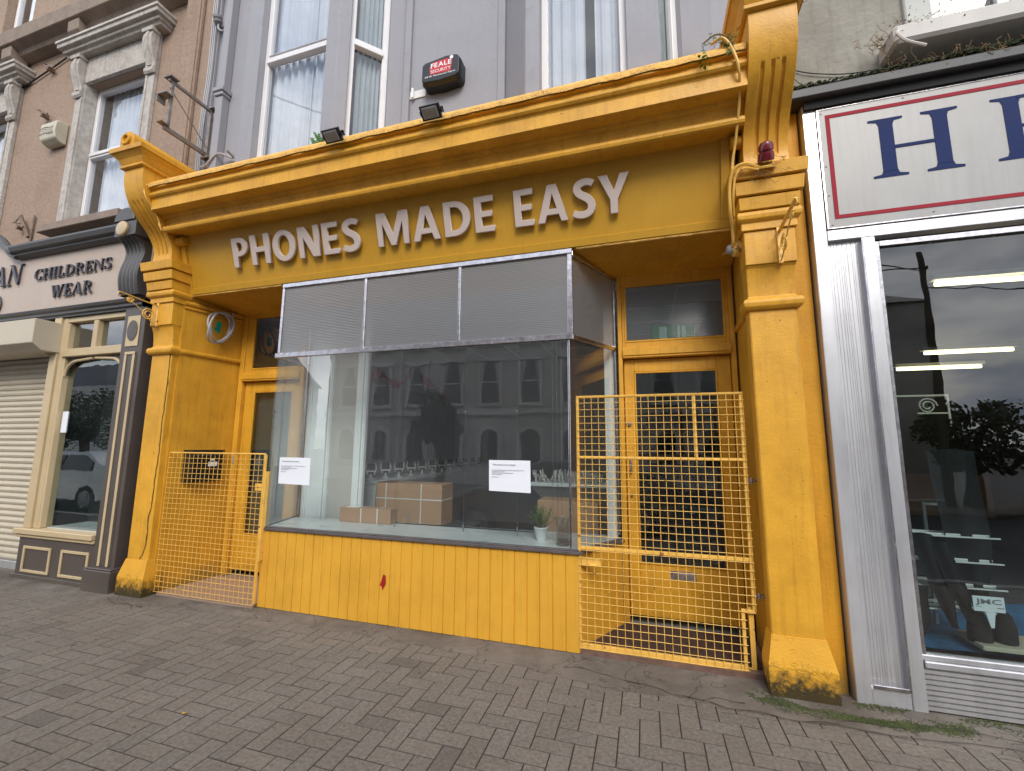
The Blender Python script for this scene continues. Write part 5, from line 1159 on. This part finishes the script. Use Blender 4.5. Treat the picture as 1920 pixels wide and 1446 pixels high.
# ================================================================== RIGHT NEIGHBOUR: plastered building with a silver shop front
RB=thing('neighbour_building','aged plaster building with a silver aluminium shop front on the right','building',(2.6,0,0))
wl=MB()
for (x0,x1,z0,z1) in ((1.165,2.02,4.18,9.2),(2.02,4.6,4.18,4.62),(2.02,4.6,7.0,9.2),(3.6,4.6,4.62,7.0)): wl.box(x0,x1,-.0,.3,z0,z1)
wl.build('wall','plaster',RB)
MB().box(1.165,4.6,.45,3,3.31,9.2).build('building_mass','roomdark',RB); MB().box(1.165,4.6,.0,3,9.201,9.3).build('roof_cap','plaster',RB)  # unseen roof cap added to keep sky light out behind the window
mb=MB(); mb.box(1.98,2.14,-.03,.1,4.63,7.0); mb.build('window_pier','oppw',RB,bevel=.008)
MB().box(1.80,4.4,-.22,.1,4.46,4.60).build('window_sill','oppd',RB,bevel=.02)
fr=MB(); fr.box(2.141,2.18,.05,.1,4.61,7.0); fr.box(2.181,3.4,.05,.1,4.61,4.67); fr.box(2.56,2.63,.04,.1,4.671,7.0); fo2=fr.build('window','upvc',RB,bevel=.004)
MB().box(2.18,2.56,.07,.076,4.67,7.0).build('pane','glassplain',fo2); MB().box(2.63,3.4,.07,.076,4.67,7.0).build('pane','glassplain',fo2)
curtain(MB(),2.7,3.3,.2,4.67,7.0,.02,6).build('curtain','curtain',fo2,fix=False)
# black gutter with moss and dead weeds
g_=MB(); g_.prism([(.0,4.20),(-.155,4.20),(-.175,4.21),(-.175,4.275),(-.165,4.285),(-.0,4.32)],'x',1.13,4.6); g_.build('gutter','gutter',RB,bevel=.004)
MB().box(1.24,4.6,-.125,-.0,4.135,4.199).build('gutter_gap_dark','dark',RB)  # near-black strip painting the shaded gap under the gutter
random.seed(51); mb=MB()
for k in range(5200):
    x=1.15+R(0,3.0)**1.0; y=R(-.17,-.03); z=4.285+R(0,.03)+.03*max(0,noise.noise(Vector((x*4,y*4,0)))); s_=R(.006,.014)
    mb.add([(x-s_,y,z),(x+s_,y-s_,z),(x,y+s_,z),(x,y,z+s_*1.2)],[(0,1,3),(1,2,3),(2,0,3)])
mb.build('gutter_moss','moss',kind='stuff',fix=False)
random.seed(53); mb=MB()
for k in range(230):
    x=random.gauss(1.92,.13) if k%2 else R(1.8,2.5); y=R(-.17,-.06); z=(4.56 if x<2.1 and k%3 else 4.30); p=[(x,y,z)]
    for q in range(4): p.append((p[-1][0]+R(-.035,.035),p[-1][1]+R(-.02,.012),p[-1][2]+R(-.03,.045)))
    mb.tube(p,.0018,4)
mb.smooth=False; leafy(mb,1.95,-.2,4.6,90,.09,.04,.016); leafy(mb,1.78,-.16,4.42,60,.04,.08,.014)
mb.build('dry_creeper','dry',label='withered brown creeper spilling over the sill above the black gutter',cat='creeper',fix=False)
cable('cable',[(1.84,-.2,4.56),(1.80,-.25,4.50),(1.84,-.26,4.42),(1.95,-.25,4.36)],.010,'oppd','pale cable drooping from the window sill over the black gutter')
cable('cable',[(1.17,-.01,4.62),(1.35,-.015,4.52),(1.6,-.015,4.45),(1.9,-.01,4.44)],.004,'black','thin black wire sagging across the plaster wall')
# silver frame
al=MB()
al.box(1.232,1.318,-.10,.2,.0,4.19); al.box(1.3185,2.9,-.102,-.02,3.085,3.165); al.box(1.525,1.60,-.104,.2,.0,3.084); al.box(1.3185,1.5245,-.098,-.02,.0,.10)
fa=al.build('shop_frame','alu',RB,bevel=.004)
mb=MB(); mb.box(1.32,1.335,-.108,-.1025,3.17,4.15); mb.box(1.336,4.2,-.108,-.1025,4.12,4.15); mb.box(1.336,4.2,-.108,-.1025,3.17,3.182); mb.box(1.516,1.5245,-.112,-.099,.11,3.08); mb.box(1.601,1.628,-.085,-.03,.335,3.05); mb.box(1.326,1.52,-.106,-.0985,.101,.125); mb.box(1.629,4.2,-.088,-.03,3.012,3.05); mb.build('frame_trim','steel',fa,bevel=.002)
# fluted metal panel
pts=[]; random.seed(9); x=1.32
ptsb=[]
while x<1.514:
    w_=random.choice((.010,.014,.020,.026)); pts += [(x,-.062),(x+w_*.8,-.062),(x+w_*.8+.001,-.059),(x+w_-.001,-.059)]; x+=w_
mb=MB(); mb.prism(pts+[(1.516,-.02),(1.32,-.02)],'z',.101,3.084); mb.build('fluted_panel','alu',RB)
# sign sheet
sgn=MB().box(1.336,4.2,-.104,-.06,3.183,4.119).build('sign_sheet','signwhite',RB)
rl=MB(); y0,y1=-.1075,-.1045
rl.box(1.375,4.1,y0,y1,4.045,4.072); rl.box(1.375,4.1,y0,y1,3.245,3.272); rl.box(1.375,1.402,y0,y1,3.273,4.044); rl.build('red_border','redline',sgn)
serif_word('HE',(1.628,-.1055,3.51),(1,0,0),(0,0,1),1.125,.455,.0012,'navy',sgn,gap=.30)
for x,z in ((1.35,4.09),(1.352,3.66),(1.356,3.20),(1.95,3.212),(1.86,4.10),(1.353,3.43)): MB().lathe([(.006,0),(.005,.003),(0,.004)],(x,-.1045,z),(0,-1,0),8).build('screw','rust',sgn)
# window
MB().box(1.628,4.2,-.06,-.054,.335,3.012).build('pane','glassdark',fa)
mb=MB(); mb.box(1.61,4.2,-.105,-.02,.262,.300); mb.box(1.60,4.2,-.088,-.02,.301,.334); mb.build('silver_sill','alu',fa,bevel=.005)
pts=[]; z=.02
while z<.25: pts += [(-.095,z),(-.095,z+.018),(-.078,z+.021),(-.078,z+.027)]; z+=.03
mb=MB(); mb.prism(pts+[(-.05,.258),(-.05,.02)],'x',1.601,4.2); mb.build('ribbed_stall_riser','alu_dull',RB)
# room behind
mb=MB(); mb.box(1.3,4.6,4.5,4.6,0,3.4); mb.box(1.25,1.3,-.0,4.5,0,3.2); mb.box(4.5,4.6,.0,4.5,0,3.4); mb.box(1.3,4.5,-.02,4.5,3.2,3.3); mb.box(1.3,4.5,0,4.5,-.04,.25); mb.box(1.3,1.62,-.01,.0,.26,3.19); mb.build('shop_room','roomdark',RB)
for (p,q,lab) in (((2.43,.86,3.0),(4.3,.86,2.97),'nearest'),((3.55,3.3,2.84),(4.45,3.3,2.84),'middle'),((3.42,3.7,2.70),(4.35,3.7,2.70),'farthest')):
    r=thing('tube_light','%s lit ceiling tube seen through the silver framed window'%lab,'ceiling light',p,'lit tubes in the right hand shop')
    MB().tube([p,q],.022,8).build('tube','tubelit',r); MB().box(p[0]-.03,q[0]+.03,p[1]-.04,p[1]+.04,p[2]+.03,p[2]+.07).build('batten','upvc',r)
# rails with hanging dark clothes, blue cloth, printed card
bc=MB(); n=24; vsx=[]
for j in range(n+1):
    for i in range(n+1):
        u,v_=i/n,j/n; vsx.append((1.66+1.2*u,.02+.8*v_,.345+.02*noise.noise(Vector((u*5,v_*5,1)))+(.24*max(0,v_-.6))))
bc.add(vsx,[(j*(n+1)+i,j*(n+1)+i+1,(j+1)*(n+1)+i+1,(j+1)*(n+1)+i) for i in range(n) for j in range(n)]); bc.smooth=True
bc.build('display_cloth','cloth_blue',label='crumpled blue cloth lying on the floor of the silver framed window',cat='cloth',fix=False)
MB().box(1.95,2.9,-.02,.25,.372,.40).build('wooden_plinth','creamlt',label='pale wooden plinth on the floor of the silver framed window',cat='plinth',bevel=.004)
for i,(z,lab) in enumerate(((1.02,'top'),(.86,'second'),(.70,'third'),(.555,'bottom'))):
    r=thing('glass_shelf','%s chrome edged shelf in the silver framed window'%lab,'shelf',(1.9,.3,z),'chrome edged shelves')
    for k in range(3 if i!=1 else 2): MB().box(1.70+.02*k,2.18,.10+k*.10,.108+k*.10,z+.0,z+.008).build('rail','upvc',r)  # white colour stands in for the bright glint of lit chrome
    MB().box(1.72,2.16,.11,.40,z-.006,z-.001).build('shelf_glass','clearp',r)
def folded(x,z,lab,w_,h_,y,lean):
    r=thing('hanging_cloth',lab,'garment',(x,y,z),'dark garments in the silver framed window')
    n=12; vsx=[]
    for j in range(n+1):
        t=j/n; ww=w_*(1-.75*max(0,(t-.55)/.45))
        for i in range(7): u=i/6-.5; vsx.append((x+lean*t+u*ww,y-.02*cos(u*9)-.01*sin(t*8+u*5),z-h_*t-.03*abs(u)))
    mb=MB(); mb.add(vsx,[(j*7+i,j*7+i+1,(j+1)*7+i+1,(j+1)*7+i) for i in range(6) for j in range(n)]); mb.smooth=True; mb.build('cloth','cloth_dark',r,fix=False)
folded(1.74,1.05,'dark pointed garment nearest the silver frame, hanging over the shelves',.12,.58,.06,.13)
folded(1.84,1.0,'dark pointed garment second from the silver frame, hanging over the shelves',.10,.50,.065,.12)
folded(1.68,.72,'dark folded garment low in the corner of the silver framed window',.12,.32,.05,.0)
folded(2.03,1.60,'long dark coat hanging behind the printed card',.26,1.05,.20,.06)
jm=thing('brand_card','white card with faded lettering standing on dark stock in the silver window','card',(2.03,.02,.6))
MB().box(1.945,2.10,.010,.014,.595,.685).build('card','paper',jm)
MB().prism([(2.0,.594),(2.05,.594),(2.035,.50),(2.02,.50)],'y',.010,.014).build('card_foot','paper',jm)
word('JMC',(1.955,.0095,.640),(1,0,0),(0,0,1),.13,.032,.001,'ink',jm,'lettering',offset=.03,single=True)
MB().box(2.06,2.095,.0085,.0095,.618,.622).build('red_line','redline',jm); MB().box(1.955,1.985,.0085,.0095,.622,.625).build('green_line','exitg',jm)
for k,(x,lab) in enumerate(((2.0,'dark bundled stock left of the printed card foot'),(2.12,'dark bundled stock right of the printed card foot'))):
    m1=MB(); m1.lathe([(.03,0),(.06,.02),(.055,.12),(.03,.20),(.0,.22)],(x,.09,.37),(.1*k,-.0,1),14); m1.build('stock_bundle','cloth_dark',label=lab,cat='bundle',group='dark stock bundles')
tq=MB(); tq.box(1.72,1.76,.20,.24,1.03,1.11); tq.build('turquoise_box','turqp',label='small turquoise box on the top chrome shelf beside the silver frame',cat='box',bevel=.004)
mb=MB(); mb.box(1.9,4.4,3.9,3.95,.7,1.25); mb.build('wooden_counter','wood',label='warm brown wooden counter deep inside the right hand shop',cat='counter')
mb=MB(); mb.box(1.62,1.9,.7,.9,.3,2.05); mb.build('clothes_rack','navyc',label='navy garments packed on a rack just inside the silver framed window',cat='clothes rack',bevel=.03)
rk=thing('chrome_stand','slim chrome display frame standing inside the silver framed window','frame',(2.1,.5,.3))
for x in (1.98,2.22): MB().box(x,x+.02,.5,.52,.3,1.18).build('post','alu_dull',rk)
MB().box(1.98,2.24,.5,.52,1.181,1.20).build('top_bar','alu_dull',rk)
sb=thing('scroll_bracket','small pale scrolled bracket hanging inside the silver framed window','bracket',(1.8,.1,2.0))
mb=MB(); mb.box(1.68,1.98,.05,.058,1.955,1.967); mb.box(1.968,1.98,.05,.058,1.80,1.954); mb.tube([(1.86+.055*(1-.7*k/24)*cos(k*.5),.054,1.89+.055*(1-.7*k/24)*sin(k*.5)) for k in range(25)],.005,5); mb.box(1.80,1.967,.05,.058,1.835,1.845); mb.build('bracket','creamlt',sb)
# ================================================================== ACROSS THE STREET (seen only in reflections)
OP=thing('stone_building','three storey grey stone terrace with arched ground floor windows across the street','building',(-2,-14,0))
mb=MB(); mb.box(-15,7.2,-19,-14.2,0,8.8); mb.build('mass','opp',OP); MB().box(7.2,9.3,-18,-14.25,0,6.6).build('side_wing','opp',OP); MB().add([(7.2,-18.1,6.6),(9.4,-18.1,6.6),(9.4,-14.1,6.6),(7.2,-14.1,6.6),(7.2,-16,8.4),(8.6,-16,7.5)],[(0,1,5,4),(3,4,5,2),(1,2,5),(0,4,3)]).build('wing_roof','slate',OP)
mb=MB(); mb.box(-15.2,7.4,-14.25,-13.9,8.4,8.8); mb.box(-15,7.2,-14.2,-14.05,2.95,3.15); mb.box(-15,7.2,-14.2,-14.1,.0,.6); mb.build('string_course','oppd',OP)
mb=MB(); mb.add([(-15,-19,8.8),(7.2,-19,8.8),(7.2,-14,8.8),(-15,-14,8.8),(-14,-16.5,10.4),(5.6,-16.5,10.4)],[(0,1,5,4),(3,4,5,2),(0,4,3),(1,2,5)]); mb.build('roof','slate',OP)
xs=[-13.65+1.81*k for k in range(12)]
for i,x in enumerate(xs):
    for (za,zb) in ((3.45,5.3),(6.1,7.7)):
        f=MB(); f.box(x-.56,x+.56,-14.195,-14.06,za-.15,za-.02); f.box(x-.54,x-.42,-14.195,-14.12,za-.019,zb); f.box(x+.42,x+.54,-14.195,-14.12,za-.019,zb); f.box(x-.62,x+.62,-14.195,-14.05,zb+.001,zb+.18); fo_=f.build('window','oppd',OP)
        MB().box(x-.41,x+.41,-14.19,-14.16,za,zb-.01).build('pane','black',fo_)
        zm=(za+zb)/2; m1=MB(); m1.box(x-.41,x+.41,-14.155,-14.13,zm-.02,zm+.02); m1.build('sash_bar','upvc',fo_)
        m1=MB(); m1.prism([(x-.41,zb-.02),(x-.16,zb-.02),(x-.30,zm+.2),(x-.38,zm-.4),(x-.41,zm-.5)],'y',-14.158,-14.156); m1.prism([(x+.41,zb-.02),(x+.16,zb-.02),(x+.30,zm+.2),(x+.38,zm-.4),(x+.41,zm-.5)],'y',-14.158,-14.156); m1.build('curtain','cablegrey',fo_)
    w0,w1_=.60,.40
    a=[(x-w0,.9),(x-w0,1.9)]+[(x-w0*cos(t),1.9+w0*sin(t)) for t in [pi*k/12 for k in range(1,12)]]+[(x+w0,1.9),(x+w0,.9)]
    b2=[(x-w1_,.9),(x-w1_,1.9)]+[(x-w1_*cos(t),1.9+w1_*sin(t)) for t in [pi*k/12 for k in range(1,12)]]+[(x+w1_,1.9),(x+w1_,.9)]
    f=MB(); n=len(a); f.add([(p[0],-14.08,p[1]) for p in a]+[(p[0],-14.08,p[1]) for p in b2]+[(p[0],-14.2,p[1]) for p in a]+[(p[0],-14.2,p[1]) for p in b2],[(k,k+1,n+k+1,n+k) for k in range(n-1)]+[(k,k+2*n,k+2*n+1,k+1) for k in range(n-1)]+[(n+k,n+k+1,3*n+k+1,3*n+k) for k in range(n-1)]); fo_=f.build('arched_window','oppd',OP)
    MB().prism(b2,'y',-14.185,-14.16).build('pane','black',fo_)
for k in range(13):
    z=.75+.28*k
    if z<2.9: MB().box(-15,7.19,-14.212,-14.2005,z,z+.02).build('course_joint','slate',OP)
TB=thing('terrace_house','low white rendered terrace beyond the trees across the street','building',(-42,-16,0))
mb=MB(); mb.box(-60,-26,-26,-20,0,6.2); mb.build('wall','oppw',TB)
MB().prism([(-20-.2,6.2),(-23,8.6),(-26.2,6.2)],'x',-60.3,-25.7).build('roof','slate',TB)
for k in range(14):
    x=-58+2.4*k; m1=MB(); m1.box(x,x+.9,-20.05,-19.98,3.7,5.2); m1.build('window','black',TB)
def tree(x,y,h,r,label,seed,n=2600,grp='dark trees across the street'):
    random.seed(seed); t=thing('street_tree',label,'tree',(x,y,0),grp)
    m1=MB(); m1.tube([(x,y,0),(x+.05,y,h*.25),(x-.1,y+.1,h*.5)],[.22,.16,.10],8)
    cl=[]
    for k in range(11):
        a_=R(0,2*pi); q=Vector((x+cos(a_)*r*R(.1,.75),y+sin(a_)*r*R(.1,.6),h*R(.42,.88))); cl.append((q,R(.28,.5)*r)); m1.tube([(x-.05,y,h*.35),((x+q.x)/2,(y+q.y)/2,(h*.4+q.z)/2+.1),tuple(q)],[.09,.05,.02],5)
    m1.build('trunk','bark',t)
    mb=MB()
    for k in range(int(n*2.0)):
        q,rr=random.choice(cl); d=Vector((random.gauss(0,1),random.gauss(0,1),random.gauss(0,1))).normalized()*rr*R(.55,1.08); c_=q+d; s_=R(.045,.11)
        u=Vector((R(-1,1),R(-1,1),R(-1,1))).normalized()*s_; v_=u.cross(Vector((R(-1,1),R(-1,1),R(-1,1)))).normalized()*s_*.6
        mb.add([c_-u,c_+v_,c_+u,c_-v_],[(0,1,2,3)])
    mb.build('crown','leafd',t,fix=False)
tree(-7.5,-11.6,3.7,1.25,'dark bushy tree reflected in the middle of the shop window',61)
tree(-20,-13,5.5,2.6,'tall dark tree reflected in the childrens wear window',62,3200); tree(-25,-14,5,2.6,'broad dark tree beside the low white terrace',63,3000); tree(-30,-13,4.6,2.4,'dark tree at the far left end of the opposite street',64,2600)
for k,(x,y,h,lab) in enumerate(((12.4,-13,4.3,'dark tree nearest the end of the stone terrace, reflected at right'),(15.8,-14,4.6,'second dark tree past the end of the stone terrace'),(19.5,-13,4.4,'farthest dark tree past the end of the stone terrace'))): tree(x,y,h,2.3,lab,70+k,2600)
tree(8.9,-12.4,3.0,1.3,'low dark bush in front of the end of the stone terrace',75,1600)
up=thing('utility_pole','dark wooden utility pole at the right end of the stone terrace','pole',(8.15,-12,0))
MB().tube([(8.15,-12,0),(8.15,-12,7.5)],[.13,.09],10).build('pole','bark',up); MB().box(8.13,8.17,-11.99,-11.7,6.9,7.0).build('cross_arm','bark',up)
cn=thing('chimney_stack','dark ornate chimney stack standing above the right hand trees','chimney',(16.5,-18,0))
mb=MB(); mb.box(15.9,17.1,-18.6,-17.4,0,6.6); mb.box(15.7,17.3,-18.8,-17.2,6.6,7.0); mb.build('stack','opp',cn); MB().lathe([(.25,0),(.3,.5),(.2,.9),(.0,1.0)],(16.5,-18,7.0),(0,0,1),12).build('pot','opp',cn)
for k,(p,q,lab) in enumerate((((8.15,-11.9,7.0),(-14,-8.5,8.6),'highest'),((8.15,-11.9,6.9),(-9,-1.0,8.8),'steepest'),((8.15,-12,6.4),(30,-13,7.2),'right hand'),((-15,-7,9.2),(20,-7.5,9.6),'long high'),((-15,-6,8.0),(20,-6.5,8.3),'long low'))):
    p=Vector(p); q=Vector(q); MB().tube([p.lerp(q,t/10)-Vector((0,0,.9*4*(t/10)*(1-t/10))) for t in range(11)],.018 if k<4 else .03,5).build('overhead_cable','black',label='%s overhead cable sagging across the street'%lab,cat='overhead cable',group='overhead cables across the street')
def car(x,y,label,paint,flip=1):
    r=thing('parked_car',label,'car',(0,0,0),'cars parked along the kerb',local=True)
    body=[(-2.1,.35),(-2.15,.60),(-2.05,.80),(-1.2,.98),(-.55,1.36),(-.2,1.46),(.9,1.48),(1.55,1.20),(2.05,1.05),(2.15,.80),(2.12,.35),(1.75,.28),(1.72,.42),(1.60,.58),(1.38,.64),(1.16,.58),(1.04,.42),(1.02,.28),(-1.0,.28),(-1.02,.42),(-1.14,.58),(-1.36,.64),(-1.58,.58),(-1.70,.42),(-1.72,.28)]
    mb=MB(); n=len(body); vs=[]
    for s_ in (-1,1):
        for (px,pz) in body: w_=.88-(.20*max(0,(pz-.95)/.5)); vs.append((px,s_*w_,pz))
    mb.add(vs,[tuple(range(n-1,-1,-1)),tuple(range(n,2*n))]+[(i,(i+1)%n,(i+1)%n+n,i+n) for i in range(n)]); mb.build('body',paint,r,bevel=.03,seg=2)
    for s_ in (-1,1):
        for xx,ww in (((-1.05,1.0),(-.15,.0)),((.0,0),(1.25,0))):
            pass
        g=MB(); yy=lambda z:s_*(.88-.20*max(0,(z-.95)/.5)+.006); P_=[(-1.0,1.02),(-.45,1.33),(.15,1.40),(.15,1.02)]; g.add([(a_,yy(b_),b_) for a_,b_ in P_],[(0,1,2,3)]); P_=[(.22,1.02),(.22,1.40),(.9,1.40),(1.35,1.22),(1.40,1.02)]; g.add([(a_,yy(b_),b_) for a_,b_ in P_],[(0,1,2,3,4)]); g.build('side_glass','black',r,fix=False)
        for xx in (-1.36,1.38):
            w=MB(); w.lathe([(.31,0),(.325,.03),(.325,.17),(.31,.20),(.2,.20)],(xx,s_*.88-(.20 if s_>0 else 0)+(.0),.325),(0,1,0),28); wo=w.build('wheel','rubber',r)
            q=MB(); yb=s_*.885
            q.lathe([(.215,0),(.215,.01),(.19,.012),(.185,.004),(.04,.004),(.03,.014),(0,.016)],(xx,yb,.325),(0,s_,0),24)
            for k in range(5): a_=2*pi*k/5; q.obox((xx+.03*cos(a_),yb+s_*.012,.325+.03*sin(a_)),(xx+.20*cos(a_),yb+s_*.012,.325+.20*sin(a_)),.05,.012,(0,1,0))
            q.build('rim','rimm',wo)
    g=MB(); g.add([(-1.16,-.80,1.01),(-1.16,.80,1.01),(-.57,.70,1.365),(-.57,-.70,1.365)],[(0,1,2,3)]); g.build('windscreen','black',r,fix=False)
    for s_ in (-1,1): MB().box(-2.16,-2.02,s_*.62-.15,s_*.62+.15,.66,.76).build('headlight','lens',r,bevel=.02)
    for s_ in (-1,1): MB().box(-.95,-.80,s_*.90-.07+s_*.06,s_*.90+.07+s_*.06,.98,1.10).build('door_mirror',paint,r,bevel=.02)
    r.location=(x,y,-.11); return r
car(-1.55,-4.75,'dark grey car parked at the kerb facing the phone shop window','carpaint')
car(-14.5,-4.75,'silver car parked at the kerb facing the childrens wear shop','carsilver')
